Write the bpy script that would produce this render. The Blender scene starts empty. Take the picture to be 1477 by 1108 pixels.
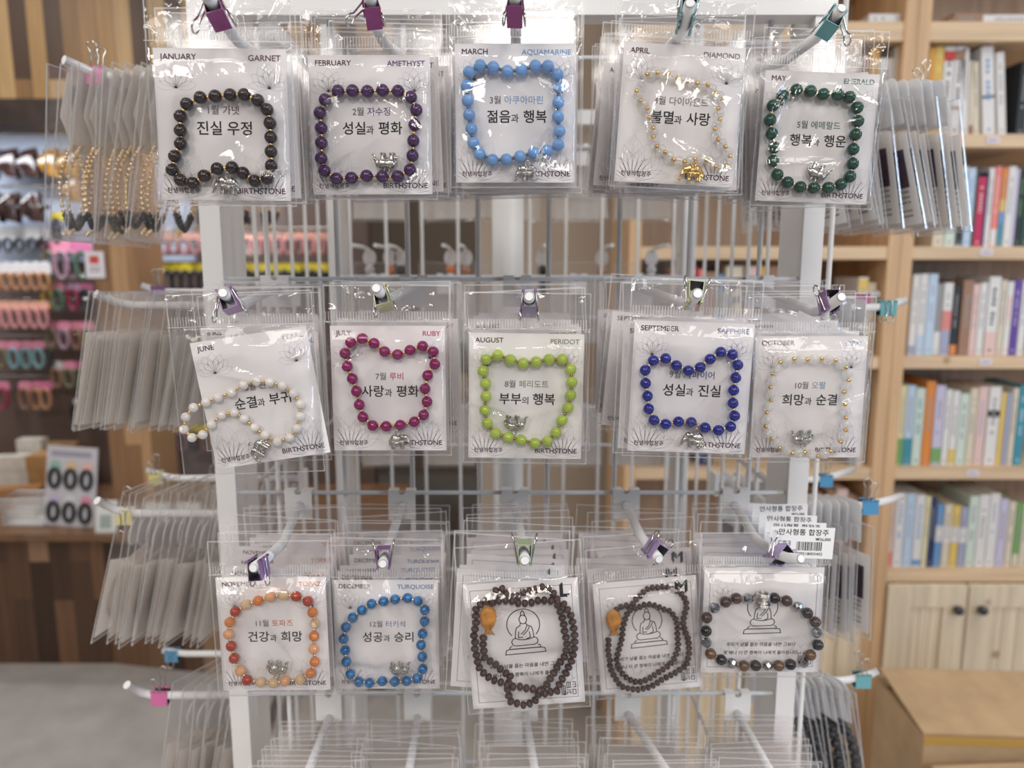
import bpy, math, random
from mathutils import Vector, Matrix, noise
sc = bpy.context.scene
COL = sc.collection
R = math.radians
rnd = random.Random(7)

# ------------------------------------------------------------------ camera
PW, PH, FPX = 1477, 1108, 1055.0
PITCH = R(8.6)
CAM = Vector((0, 0, 1.45))
cd = bpy.data.cameras.new('camera')
cam = bpy.data.objects.new('camera', cd)
COL.objects.link(cam)
cam.location = CAM
cam.rotation_euler = (R(90) - PITCH, 0, 0)
cd.sensor_width = 36
cd.lens = FPX / PW * 36
cd.clip_start = 0.02
cd.dof.use_dof = True
cd.dof.focus_distance = 0.47
cd.dof.aperture_fstop = 5.8
sc.camera = cam

# ------------------------------------------------------------------ light
w = bpy.data.worlds.new('shop_light')
sc.world = w
w.use_nodes = True
bg = w.node_tree.nodes['Background']
bg.inputs[0].default_value = (1.0, 0.97, 0.94, 1)
bg.inputs[1].default_value = 0.24


def area(name, loc, rot, sx, sy, power, color):
    l = bpy.data.lights.new(name, 'AREA')
    l.shape = 'RECTANGLE'
    l.size, l.size_y = sx, sy
    l.energy = power
    l.color = color
    o = bpy.data.objects.new(name, l)
    COL.objects.link(o)
    o.location = loc
    o.rotation_euler = rot
    return o


WARM = (1.0, 0.95, 0.88)
for i, (x, y, p) in enumerate(((-1.5, -1.9, 44), (0.1, -2.1, 48), (1.6, -1.9, 44), (-0.8, -0.7, 15), (0.75, -0.8, 15),
                               (-2.0, 1.2, 27), (0.35, 1.5, 5), (1.9, 0.9, 19), (0.2, 3.4, 9))):
    area('ceiling_lamp', (x, y, 2.75), (0, 0, 0), 0.42, 1.2, p, WARM)
area('alcove_lamp', (-1.9, 2.86, 1.94), (R(20), 0, 0), 2.0, 0.12, 17, (0.92, 0.95, 1.0))
area('shop_window_light', (3.2, -0.9, 1.7), (R(90), 0, R(75)), 0.6, 1.3, 42, (0.55, 0.74, 1.0))
sc.view_settings.view_transform = 'Standard'
sc.view_settings.look = 'None'
sc.view_settings.exposure = -0.3
sc.view_settings.gamma = 1
sc.cycles.transparent_max_bounces = 72
sc.cycles.max_bounces = 8
sc.cycles.use_adaptive_sampling = False


# ------------------------------------------------------------------ helpers
RX = Vector((1, 0, 0))
FW = Vector((0, math.cos(PITCH), -math.sin(PITCH)))
UP = Vector((0, math.sin(PITCH), math.cos(PITCH)))


def ray(px, py):
    return RX * ((px - PW / 2) / FPX) - UP * ((py - PH / 2) / FPX) + FW


def P(px, py, Y):
    """point of the world plane y = Y that the photograph shows at this pixel"""
    d = ray(px, py)
    return CAM + d * (Y / d.y)


MATS = {}


def mat(name, col, rough=0.5, metal=0.0, spec=0.5, trans=0.0, coat=0.0, var=0.0, vscale=40.0, sub=0.0, ior=1.5, alpha=1.0):
    if name in MATS:
        return MATS[name]
    m = bpy.data.materials.new(name)
    m.use_nodes = True
    nt = m.node_tree
    b = nt.nodes['Principled BSDF']
    I = b.inputs
    I['Base Color'].default_value = (*col, 1)
    I['Roughness'].default_value = rough
    I['Metallic'].default_value = metal
    I['Specular IOR Level'].default_value = spec
    I['Transmission Weight'].default_value = trans
    I['Coat Weight'].default_value = coat
    I['Coat Roughness'].default_value = 0.09
    I['IOR'].default_value = ior
    I['Alpha'].default_value = alpha
    if sub:
        I['Subsurface Weight'].default_value = sub
        I['Subsurface Radius'].default_value = (0.003, 0.003, 0.003)
    if var:
        tc = nt.nodes.new('ShaderNodeTexCoord')
        n = nt.nodes.new('ShaderNodeTexNoise')
        n.inputs['Scale'].default_value = vscale
        n.inputs['Detail'].default_value = 4
        rp = nt.nodes.new('ShaderNodeValToRGB')
        rp.color_ramp.elements[0].position = 0.3
        rp.color_ramp.elements[1].position = 0.7
        rp.color_ramp.elements[0].color = (*[c * (1 - var) for c in col], 1)
        rp.color_ramp.elements[1].color = (*[min(1, c * (1 + var)) for c in col], 1)
        nt.links.new(tc.outputs['Object'], n.inputs['Vector'])
        nt.links.new(n.outputs['Fac'], rp.inputs['Fac'])
        nt.links.new(rp.outputs['Color'], I['Base Color'])
    MATS[name] = m
    return m


def thin_paper(m, col, f_):
    """lets light through a thin card"""
    nt = m.node_tree
    b = nt.nodes['Principled BSDF']
    t_ = nt.nodes.new('ShaderNodeBsdfTranslucent')
    t_.inputs[0].default_value = (*col, 1)
    mx = nt.nodes.new('ShaderNodeMixShader')
    mx.inputs[0].default_value = f_
    nt.links.new(b.outputs[0], mx.inputs[1])
    nt.links.new(t_.outputs[0], mx.inputs[2])
    nt.links.new(mx.outputs[0], nt.nodes['Material Output'].inputs[0])


def planks(name, cols, bw, bh, rough=0.45, seed=0.0, axis='XZ', grain=0.25):
    """upright wooden planks of mixed tones"""
    m = bpy.data.materials.new(name)
    m.use_nodes = True
    nt = m.node_tree
    N = nt.nodes.new
    L = nt.links.new
    b = nt.nodes['Principled BSDF']
    tc = N('ShaderNodeTexCoord')
    sp = N('ShaderNodeSeparateXYZ')
    cb = N('ShaderNodeCombineXYZ')
    L(tc.outputs['Object'], sp.inputs[0])
    L(sp.outputs['Z'], cb.inputs[0])
    L(sp.outputs[axis[0]], cb.inputs[1])
    cb.inputs[2].default_value = seed
    br = N('ShaderNodeTexBrick')
    br.offset = 0.37
    br.inputs['Color1'].default_value = (0, 0, 0, 1)
    br.inputs['Color2'].default_value = (1, 1, 1, 1)
    br.inputs['Mortar'].default_value = (0.1, 0.1, 0.1, 1)
    br.inputs['Scale'].default_value = 1
    br.inputs['Mortar Size'].default_value = 0.0012
    br.inputs['Brick Width'].default_value = bw
    br.inputs['Row Height'].default_value = bh
    L(cb.outputs[0], br.inputs['Vector'])
    rp = N('ShaderNodeValToRGB')
    rp.color_ramp.interpolation = 'CONSTANT'
    e = rp.color_ramp.elements
    while len(e) < len(cols):
        e.new(0.5)
    for i, c in enumerate(cols):
        e[i].position = i / len(cols)
        e[i].color = (*c, 1)
    L(br.outputs['Color'], rp.inputs['Fac'])
    mp = N('ShaderNodeMapping')
    mp.inputs['Scale'].default_value = (2.2, 30, 30)
    L(cb.outputs[0], mp.inputs['Vector'])
    n = N('ShaderNodeTexNoise')
    n.inputs['Scale'].default_value = 1.6
    n.inputs['Detail'].default_value = 5
    L(mp.outputs[0], n.inputs['Vector'])
    mx = N('ShaderNodeMix')
    mx.data_type = 'RGBA'
    mx.blend_type = 'MULTIPLY'
    mx.inputs['Factor'].default_value = 1
    mr = N('ShaderNodeMapRange')
    mr.inputs['From Min'].default_value = 0.25
    mr.inputs['From Max'].default_value = 0.75
    mr.inputs['To Min'].default_value = 1 - grain
    mr.inputs['To Max'].default_value = 1 + grain * 0.5
    L(n.outputs['Fac'], mr.inputs['Value'])
    L(rp.outputs['Color'], mx.inputs['A'])
    L(mr.outputs[0], mx.inputs['B'])
    L(mx.outputs['Result'], b.inputs['Base Color'])
    b.inputs['Roughness'].default_value = rough
    return m


def pine(name, col, axis):
    m = bpy.data.materials.new(name)
    m.use_nodes = True
    nt = m.node_tree
    N = nt.nodes.new
    L = nt.links.new
    b = nt.nodes['Principled BSDF']
    tc = N('ShaderNodeTexCoord')
    mp = N('ShaderNodeMapping')
    s = {'X': (2, 40, 40), 'Z': (40, 40, 2)}[axis]
    mp.inputs['Scale'].default_value = s
    n = N('ShaderNodeTexNoise')
    n.inputs['Scale'].default_value = 1.3
    n.inputs['Detail'].default_value = 6
    v = N('ShaderNodeTexVoronoi')
    v.inputs['Scale'].default_value = 7
    rp = N('ShaderNodeValToRGB')
    rp.color_ramp.elements[0].position = 0.3
    rp.color_ramp.elements[1].position = 0.72
    rp.color_ramp.elements[0].color = (*[c * 0.78 for c in col], 1)
    rp.color_ramp.elements[1].color = (*[min(1, c * 1.1) for c in col], 1)
    kn = N('ShaderNodeValToRGB')
    kn.color_ramp.elements[0].position = 0.05
    kn.color_ramp.elements[1].position = 0.11
    kn.color_ramp.elements[0].color = (0.42, 0.27, 0.16, 1)
    kn.color_ramp.elements[1].color = (1, 1, 1, 1)
    mx = N('ShaderNodeMix')
    mx.data_type = 'RGBA'
    mx.blend_type = 'MULTIPLY'
    mx.inputs['Factor'].default_value = 0.7
    L(tc.outputs['Object'], mp.inputs[0])
    L(mp.outputs[0], n.inputs['Vector'])
    L(tc.outputs['Object'], v.inputs['Vector'])
    L(n.outputs['Fac'], rp.inputs['Fac'])
    L(v.outputs['Distance'], kn.inputs['Fac'])
    L(rp.outputs['Color'], mx.inputs['A'])
    L(kn.outputs['Color'], mx.inputs['B'])
    L(mx.outputs['Result'], b.inputs['Base Color'])
    b.inputs['Roughness'].default_value = 0.5
    return m


def film(name, haze, rough, bump, gloss=1.0, gmax=0.6, tint=(0.985, 0.985, 0.99), hcol=(0.9, 0.9, 0.92)):
    """clear wrinkled plastic film"""
    m = bpy.data.materials.new(name)
    m.use_nodes = True
    nt = m.node_tree
    N = nt.nodes.new
    L = nt.links.new
    out = nt.nodes['Material Output']
    nt.nodes.remove(nt.nodes['Principled BSDF'])
    tr = N('ShaderNodeBsdfTransparent')
    tr.inputs[0].default_value = (*tint, 1)
    gl = N('ShaderNodeBsdfGlossy')
    gl.inputs['Roughness'].default_value = rough
    gl.inputs['Color'].default_value = (1, 1, 1, 1)
    df = N('ShaderNodeBsdfDiffuse')
    df.inputs['Color'].default_value = (*hcol, 1)
    lw = N('ShaderNodeFresnel')
    lw.inputs['IOR'].default_value = 1.5
    mul = N('ShaderNodeMath')
    mul.operation = 'MULTIPLY'
    mul.inputs[1].default_value = gloss
    cl = N('ShaderNodeMath')
    cl.operation = 'MINIMUM'
    cl.inputs[1].default_value = gmax
    m1 = N('ShaderNodeMixShader')
    m2 = N('ShaderNodeMixShader')
    m2.inputs[0].default_value = haze
    L(lw.outputs[0], mul.inputs[0])
    L(mul.outputs[0], cl.inputs[0])
    L(cl.outputs[0], m1.inputs[0])
    L(tr.outputs[0], m1.inputs[1])
    L(gl.outputs[0], m1.inputs[2])
    L(m1.outputs[0], m2.inputs[1])
    L(df.outputs[0], m2.inputs[2])
    L(m2.outputs[0], out.inputs[0])
    if bump:
        tc = N('ShaderNodeTexCoord')
        oi = N('ShaderNodeObjectInfo')
        ad = N('ShaderNodeVectorMath')
        n = N('ShaderNodeTexNoise')
        n.inputs['Scale'].default_value = 55
        n.inputs['Detail'].default_value = 2
        n.inputs['Distortion'].default_value = 1.5
        bp = N('ShaderNodeBump')
        bp.inputs['Strength'].default_value = bump
        bp.inputs['Distance'].default_value = 0.004
        L(tc.outputs['Object'], ad.inputs[0])
        L(oi.outputs['Random'], ad.inputs[1])
        L(ad.outputs[0], n.inputs['Vector'])
        L(n.outputs['Fac'], bp.inputs['Height'])
        L(bp.outputs[0], gl.inputs['Normal'])
    return m


FILM = film('clear_film', 0.006, 0.06, 0.17, 0.8)
FILM_REAR = film('clear_film_plain', 0.008, 0.14, 0.0, 0.5, 0.13, (0.996, 0.994, 0.995))
RIM = film('film_edge', 0.30, 0.15, 0.0)
RIMS = film('side_film_edge', 0.13, 0.15, 0.0)
SEAL = film('film_seal', 0.36, 0.2, 0.0)
CARD = mat('white_card', (0.80, 0.77, 0.78), 0.55, spec=0.25)
CARDW = mat('cream_card', (0.82, 0.79, 0.77), 0.6, spec=0.2)
thin_paper(CARDW, (0.92, 0.89, 0.86), 0.6)
LOTUS = mat('lotus_grey_print', (0.67, 0.64, 0.665), 0.7, spec=0.1)
INK = mat('dark_ink', (0.03, 0.03, 0.035), 0.7, spec=0.1)
PLUM = mat('plum_ink', (0.085, 0.03, 0.06), 0.7, spec=0.1)
GREYINK = mat('grey_ink', (0.16, 0.15, 0.16), 0.7, spec=0.1)
WHITE = mat('white_enamel', (0.80, 0.79, 0.79), 0.35, coat=0.2)
PEGW = mat('white_plastic', (0.82, 0.82, 0.84), 0.35)
WIREW = mat('white_wire_enamel', (0.66, 0.65, 0.65), 0.4)
SILVER = mat('polished_steel', (0.62, 0.6, 0.58), 0.16, 1.0)
ANTIQUE = mat('antique_silver', (0.55, 0.53, 0.5), 0.27, 1.0, var=0.5, vscale=500)
GOLD = mat('gold_metal', (0.83, 0.56, 0.22), 0.2, 1.0)
GOLDP = mat('pale_gold_metal', (0.80, 0.62, 0.40), 0.22, 1.0)
CORD = mat('elastic_cord', (0.5, 0.45, 0.4), 0.5)


class MB:
    """collects shapes into one mesh"""

    def __init__(s):
        s.v, s.f, s.m, s.s = [], [], [], []

    def add(s, vs, fs, mi=0, smooth=False, M=None):
        o = len(s.v)
        s.v += [(M @ Vector(p)) if M is not None else Vector(p) for p in vs]
        for f in fs:
            s.f.append([i + o for i in f])
            s.m.append(mi)
            s.s.append(smooth)
        return s

    def box(s, a, b, mi=0, M=None, bev=0.0):
        x0, y0, z0 = a
        x1, y1, z1 = b
        vs = [(x0, y0, z0), (x1, y0, z0), (x1, y1, z0), (x0, y1, z0), (x0, y0, z1), (x1, y0, z1), (x1, y1, z1), (x0, y1, z1)]
        fs = [(0, 3, 2, 1), (4, 5, 6, 7), (0, 1, 5, 4), (1, 2, 6, 5), (2, 3, 7, 6), (3, 0, 4, 7)]
        return s.add(vs, fs, mi, False, M)

    def tube(s, pts, r, n=8, mi=0, closed=False, M=None, cap=True):
        pts = [Vector(p) for p in pts]
        k = len(pts)
        rs = r if isinstance(r, (list, tuple)) else [r] * k
        vs, fs = [], []
        prev = None
        for i, p in enumerate(pts):
            if closed:
                t = pts[(i + 1) % k] - pts[i - 1]
            else:
                t = pts[min(i + 1, k - 1)] - pts[max(i - 1, 0)]
            if t.length < 1e-12:
                t = Vector((0, 0, 1))
            t.normalize()
            if prev is None:
                a = Vector((0, 0, 1)) if abs(t.z) < 0.9 else Vector((1, 0, 0))
                u = t.cross(a).normalized()
            else:
                u = (prev - t * prev.dot(t))
                u = u.normalized() if u.length > 1e-9 else t.orthogonal().normalized()
            prev = u
            q = t.cross(u)
            for j in range(n):
                an = 2 * math.pi * j / n
                vs.append(p + (u * math.cos(an) + q * math.sin(an)) * rs[i])
        for i in range(k if closed else k - 1):
            i2 = (i + 1) % k
            for j in range(n):
                j2 = (j + 1) % n
                fs.append((i * n + j, i * n + j2, i2 * n + j2, i2 * n + j))
        s.add(vs, fs, mi, True, M)
        if cap and not closed:
            o = len(s.v) - len(vs)
            for idx in (range(n), range((k - 1) * n, k * n)):
                s.f.append([o + i for i in idx])
                s.m.append(mi)
                s.s.append(False)
        return s

    def ball(s, c, r, seg=12, rings=8, mi=0, M=None, smooth=True):
        rx, ry, rz = r if isinstance(r, (tuple, list)) else (r, r, r)
        vs = [(c[0], c[1], c[2] + rz)]
        for i in range(1, rings):
            a = math.pi * i / rings
            for j in range(seg):
                b = 2 * math.pi * j / seg
                vs.append((c[0] + rx * math.sin(a) * math.cos(b), c[1] + ry * math.sin(a) * math.sin(b), c[2] + rz * math.cos(a)))
        vs.append((c[0], c[1], c[2] - rz))
        fs = [(0, 1 + j, 1 + (j + 1) % seg) for j in range(seg)]
        for i in range(rings - 2):
            for j in range(seg):
                j2 = (j + 1) % seg
                fs.append((1 + i * seg + j, 1 + (i + 1) * seg + j, 1 + (i + 1) * seg + j2, 1 + i * seg + j2))
        last = len(vs) - 1
        o = 1 + (rings - 2) * seg
        fs += [(last, o + (j + 1) % seg, o + j) for j in range(seg)]
        return s.add(vs, fs, mi, smooth, M)

    def prism(s, outline, y0, y1, mi=0, M=None):
        """outline of (x, z) points, extruded from y0 (front) to y1"""
        n = len(outline)
        vs = [(x, y0, z) for x, z in outline] + [(x, y1, z) for x, z in outline]
        fs = [tuple(range(n)), tuple(range(2 * n - 1, n - 1, -1))]
        fs += [(i, n + i, n + (i + 1) % n, (i + 1) % n) for i in range(n)]
        return s.add(vs, fs, mi, False, M)

    def stroke(s, pts, wd, y, mi=0, closed=False, clip=None):
        """a flat printed line through (x, z) points at depth y"""
        k = len(pts)
        rng = range(k if closed else k - 1)
        for i in rng:
            a = Vector(pts[i])
            b = Vector(pts[(i + 1) % k])
            if clip and not all(clip[0] < q[0] < clip[1] and clip[2] < q[1] < clip[3] for q in (a, b)):
                continue
            d = b - a
            if d.length < 1e-9:
                continue
            d.normalize()
            n = Vector((-d.y, d.x)) * wd / 2
            e = d * wd * 0.3
            q = [a - e + n, a - e - n, b + e - n, b + e + n]
            s.add([(p.x, y, p.y) for p in q], [(0, 1, 2, 3)], mi)
        return s

    def text(s, body, size, x, z, y, mi=0, align='LEFT', off=0.0, M=None, sx=1.0, shear=0.0):
        vs, fs = text_mesh(body, align, 0.0, shear)
        for k, (dx, dz) in enumerate(((off, off), (-off, -off)) if off else ((0, 0),)):
            s.add([(x + dx + a * size * sx, y - k * 0.00002, z + dz + b * size) for a, b in vs], fs, mi, False, M)
        return s

    def build(s, name, mats, parent=None, M=None):
        me = s.mesh(name, mats)
        return link(name, me, parent, M)

    def mesh(s, name, mats):
        me = bpy.data.meshes.new(name)
        me.from_pydata([tuple(p) for p in s.v], [], s.f)
        for m in (mats if isinstance(mats, (list, tuple)) else [mats]):
            me.materials.append(m)
        me.polygons.foreach_set('material_index', s.m)
        me.polygons.foreach_set('use_smooth', s.s)
        me.update()
        return me


TEXTS = {}


def text_mesh(body, align, off, shear):
    k = (body, align, off, shear)
    if k in TEXTS:
        return TEXTS[k]
    c = bpy.data.curves.new('lettering', 'FONT')
    c.body = body
    c.align_x = align
    c.align_y = 'CENTER'
    c.size = 1
    c.offset = off
    c.shear = shear
    c.resolution_u = 6
    o = bpy.data.objects.new('lettering', c)
    COL.objects.link(o)
    dg = bpy.context.evaluated_depsgraph_get()
    me = bpy.data.meshes.new_from_object(o.evaluated_get(dg))
    r = ([(v.co.x, v.co.y) for v in me.vertices], [tuple(reversed(p.vertices)) if p.normal.z < 0 else tuple(p.vertices) for p in me.polygons])
    bpy.data.objects.remove(o)
    bpy.data.curves.remove(c)
    bpy.data.meshes.remove(me)
    TEXTS[k] = r
    return r


def link(name, data, parent=None, M=None):
    o = bpy.data.objects.new(name, data)
    COL.objects.link(o)
    if parent is not None:
        o.parent = parent
    if M is not None:
        o.matrix_local = M
    return o


def tag(o, label=None, cat=None, group=None, kind=None):
    for k, v in (('label', label), ('category', cat), ('group', group), ('kind', kind)):
        if v:
            o[k] = v
    return o


def empty(name, M, label, cat, group=None):
    o = bpy.data.objects.new(name, None)
    o.empty_display_size = 0.01
    COL.objects.link(o)
    o.matrix_world = M
    return tag(o, label, cat, group)


def copy_tree(o, M, label=None, group=None):
    c = o.copy()
    COL.objects.link(c)
    c.matrix_world = M
    if label:
        c['label'] = label
    if group:
        c['group'] = group
    for ch in o.children:
        d = ch.copy()
        COL.objects.link(d)
        d.parent = c
        for g in ch.children:
            e = g.copy()
            COL.objects.link(e)
            e.parent = d
    return c


def T(*p):
    return Matrix.Translation(Vector(p[0]) if len(p) == 1 else Vector(p))


def Rot(a, ax):
    return Matrix.Rotation(R(a), 4, ax)


def structure(name, mb, m):
    o = mb.build(name, m)
    o['kind'] = 'structure'
    return o


# ------------------------------------------------------------------ the setting
FLOORM = mat('grey_stone_floor', (0.40, 0.37, 0.35), 0.4, var=0.12, vscale=9)
WALLM = mat('cream_wall_paint', (0.40, 0.33, 0.27), 0.8, var=0.04, vscale=3)
TONES = [(0.10, 0.045, 0.02), (0.62, 0.37, 0.15), (0.44, 0.24, 0.09), (0.66, 0.42, 0.19), (0.34, 0.18, 0.07), (0.56, 0.32, 0.12), (0.70, 0.46, 0.22), (0.50, 0.28, 0.10)]
DTONES = [(0.05, 0.025, 0.015), (0.17, 0.085, 0.045), (0.09, 0.045, 0.025), (0.30, 0.175, 0.10), (0.07, 0.035, 0.02), (0.20, 0.11, 0.06), (0.12, 0.06, 0.033)]
FASCIA = planks('honey_planks', TONES, 0.42, 0.058, 0.45, 0.0)
PILLAR = planks('pillar_planks', [(0.30, 0.16, 0.08), (0.46, 0.27, 0.13), (0.36, 0.2, 0.1), (0.52, 0.31, 0.16)], 1.3, 0.06, 0.5, 2.0)
COUNTERW = planks('counter_planks', DTONES, 0.40, 0.075, 0.4, 5.0)
DARKW = mat('dark_stained_wood', (0.045, 0.025, 0.018), 0.5, var=0.3, vscale=20)
REDW = mat('red_brown_wood', (0.20, 0.06, 0.03), 0.5, var=0.2, vscale=20)
COUNTERT = mat('counter_top_wood', (0.20, 0.105, 0.055), 0.35, var=0.25, vscale=14)

f = structure('floor', MB().box((-6, -2, -0.1), (6, 7, 0)), FLOORM)
structure('wall_back', MB().box((-6, 5.2, 0), (6, 5.3, 3.2)), WALLM)
structure('wall_right', MB().box((-0.1, 2.27, 0), (6, 2.37, 3.2)), WALLM)
ALCOVE = mat('pale_blue_display_panel', (0.40, 0.45, 0.56), 0.6)
structure('wall_left', MB().box((-6, 3.2, 0), (-0.62, 3.3, 3.2)), mat('dark_display_panel', (0.13, 0.085, 0.07), 0.7))
structure('trim_1', MB().box((-4.2, 2.6, 2.035), (-0.42, 2.72, 2.39)), FASCIA)
structure('trim_2', MB().box((-4.2, 2.585, 2.39), (-0.42, 2.74, 2.7)), REDW)
structure('trim_3', MB().box((-4.2, 2.59, 1.955), (-0.42, 2.74, 2.035)), DARKW)
structure('pillar', MB().box((-1.50, 2.66, 0.516), (-1.345, 2.86, 1.955)), PILLAR)

# ------------------------------------------------------------------ the rack
S = 0.655
rack = empty('display_rack', T(0, S, 0), 'white metal wire display rack holding rows of pegged bracelet packages', 'display rack')


def rp(name, mb, m=WHITE):
    return mb.build(name, m, rack)


BK = 0.45                                      # depth of the rack
for x in (-0.264, 0.264):
    for y in (0.0, BK):
        s = 1 if x < 0 else -1
        rp('upright_post', MB().box((x - 0.009, y - 0.002, 0.05), (x + 0.009, y + 0.004, 1.80)).box((x - 0.0075, y + 0.004, 0.05), (x + 0.0075, y + 0.06, 1.80)))
mb = MB()
ROWZ = [1.632, 1.445, 1.248, 1.046, 0.85, 0.65]
for z in ROWZ:
    mb.tube([(-0.256, 0.004, z), (0.256, 0.004, z)], 0.0020, 8)
for i in range(9):
    x = -0.22 + 0.0632 * i
    mb.tube([(x, 0.012, 0.5), (x, 0.012, 1.70)], 0.0024, 8)
rp('wire_grid', mb, WIREW)
for sgn in (-1, 1):
    mb = MB()
    for k in range(6):
        y = 0.105 + k * 0.062
        mb.tube([(sgn * 0.262, y, 0.5), (sgn * 0.262, y, 1.72)], 0.0022, 8)
    for z in ROWZ:
        mb.tube([(sgn * 0.262, 0.01, z - 0.01), (sgn * 0.262, BK, z - 0.01)], 0.0022, 8)
    rp('wire_grid', mb, WIREW)
mb = MB()
for z in ROWZ:
    mb.tube([(-0.256, BK, z), (0.256, BK, z)], 0.0024, 8)
    mb.tube([(-0.256, BK, z - 0.06), (0.256, BK, z - 0.06)], 0.0018, 8)
for i in range(10):
    x = -0.24 + 0.0533 * i
    mb.tube([(x, BK, 0.5), (x, BK, 1.72)], 0.0024, 8)
rp('wire_grid', mb, WIREW)
rp('centre_column', MB().tube([(-0.005, 0.24, 0.05), (-0.005, 0.24, 1.78)], 0.019, 24))
rp('top_rail', MB().box((-0.264, -0.004, 1.664), (0.262, 0.02, 1.684)))
rp('top_rail', MB().box((-0.264, BK, 1.664), (0.262, BK + 0.02, 1.684)))
for sgn in (-1, 1):
    rp('top_rail', MB().box((sgn * 0.264 - 0.008, 0, 1.70), (sgn * 0.264 + 0.008, BK, 1.72)))
    a, b = Vector((sgn * 0.165, 0.03, 1.60)), Vector((sgn * 0.268, 0.05, 1.70))
    d = (b - a).normalized()
    mb = MB()
    n = Vector((-d.z, 0, d.x)) * 0.008
    mb.add([a - n, a + n, b + n, b - n] + [q + Vector((0, 0.012, 0)) for q in (a - n, a + n, b + n, b - n)],
           [(0, 1, 2, 3), (7, 6, 5, 4), (0, 4, 5, 1), (1, 5, 6, 2), (2, 6, 7, 3), (3, 7, 4, 0)])
    rp('corner_brace', mb)
mb = MB()
mb.box((-0.29, -0.02, 0.0), (0.29, BK + 0.08, 0.05))
rp('base', mb)

# ------------------------------------------------------------------ bookcases
PINE_Z = pine('pine_upright', (0.74, 0.48, 0.27), 'Z')
PINE_X = pine('pine_board', (0.80, 0.58, 0.37), 'X')
PINE_B = pine('pine_back_board', (0.46, 0.33, 0.23), 'Z')
PINE_D = pine('pine_door_wood', (0.88, 0.74, 0.55), 'Z')
KNOB = mat('dark_bronze_knob', (0.08, 0.08, 0.09), 0.3, 0.8)
SHZ = [2.06, 1.795, 1.518, 1.235, 0.935, 0.645]
BY = 1.9


def bookcase(x0, x1, label, doors):
    r = empty('bookcase', T(x0, BY, 0), label, 'bookcase', 'pine bookcases along the wall')
    w_ = x1 - x0
    for x in (0, w_ - 0.03):
        MB().box((x, 0, 0), (x + 0.03, 0.36, 2.42)).build('side_panel', PINE_Z, r)
    MB().box((0.03, 0.30, 0.0), (w_ - 0.03, 0.32, 2.42)).build('back_panel', PINE_B, r)
    for z in SHZ + [2.33]:
        t = 0.045 if z == SHZ[0] else 0.032
        MB().box((0.03, 0.004, z - t), (w_ - 0.03, 0.30, z)).build('shelf', PINE_X, r)
    MB().box((0.03, 0.01, 0.0), (w_ - 0.03, 0.04, 0.05)).build('plinth', PINE_X, r)
    for (a, b, side) in doors:
        mb = MB()
        z0, z1 = 0.055, 0.608
        st = 0.062
        mb.box((a, -0.012, z0), (a + st, 0.006, z1)).box((b - st, -0.012, z0), (b, 0.006, z1))
        mb.box((a + st, -0.012, z1 - 0.062), (b - st, 0.006, z1)).box((a + st, -0.012, z0), (b - st, 0.006, z0 + 0.07))
        n = 3
        pw = (b - a - 2 * st) / n
        for i in range(n):
            mb.box((a + st + i * pw + 0.0015, -0.005, z0 + 0.07), (a + st + (i + 1) * pw - 0.0015, 0.003, z1 - 0.062))
        mb.box((a + st, 0.003, z0 + 0.06), (b - st, 0.005, z1 - 0.06))
        d = mb.build('door', PINE_D, r)
        kx = (b - 0.03) if side > 0 else (a + 0.03)
        MB().tube([(kx, -0.012, 0.545), (kx, -0.022, 0.545)], 0.006, 10).ball((kx, -0.029, 0.545), 0.013, 14, 10).build('knob', KNOB, d)
    return r


bookcase(0.995, 2.05, 'tall pine bookcase at the right edge, beside the post of its neighbour', [(0.034, 0.248, 1), (0.254, 0.50, -1), (0.506, 0.76, 1), (0.766, 1.02, -1)])
bookcase(0.30, 0.993, 'pine bookcase partly hidden behind the white display rack', [(0.034, 0.34, 1), (0.35, 0.66, -1)])
TAGW = mat('white_paper_tag', (0.82, 0.78, 0.84), 0.6)
TAGV = mat('violet_print', (0.42, 0.32, 0.55), 0.6)
for px, py, z, nm in ((1435, 183, SHZ[1], 'below the leaning white books'), (1425, 350, SHZ[2], 'below the crimson and coral books'),
                      (1423, 515, SHZ[3], 'below the pale pink books'), (1405, 672, SHZ[4], 'below the pale lavender books')):
    p = P(px, py, BY)
    mb = MB()
    mb.box((-0.016, -0.0022, -0.008), (0.016, -0.0012, 0.008), 0)
    for k in range(5):
        mb.box((-0.011 + k * 0.0046, -0.0026, -0.003), (-0.008 + k * 0.0046, -0.0022, 0.003), 1)
    o = mb.build('shelf_tag', [TAGW, TAGV], None, T(p.x, BY + 0.004, z - 0.014))
    tag(o, 'small white paper tag on the shelf edge ' + nm, 'shelf tag', 'paper tags on the shelf edges')
# ------------------------------------------------------------------ pegs, clips
PEGBASE = {}


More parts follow.
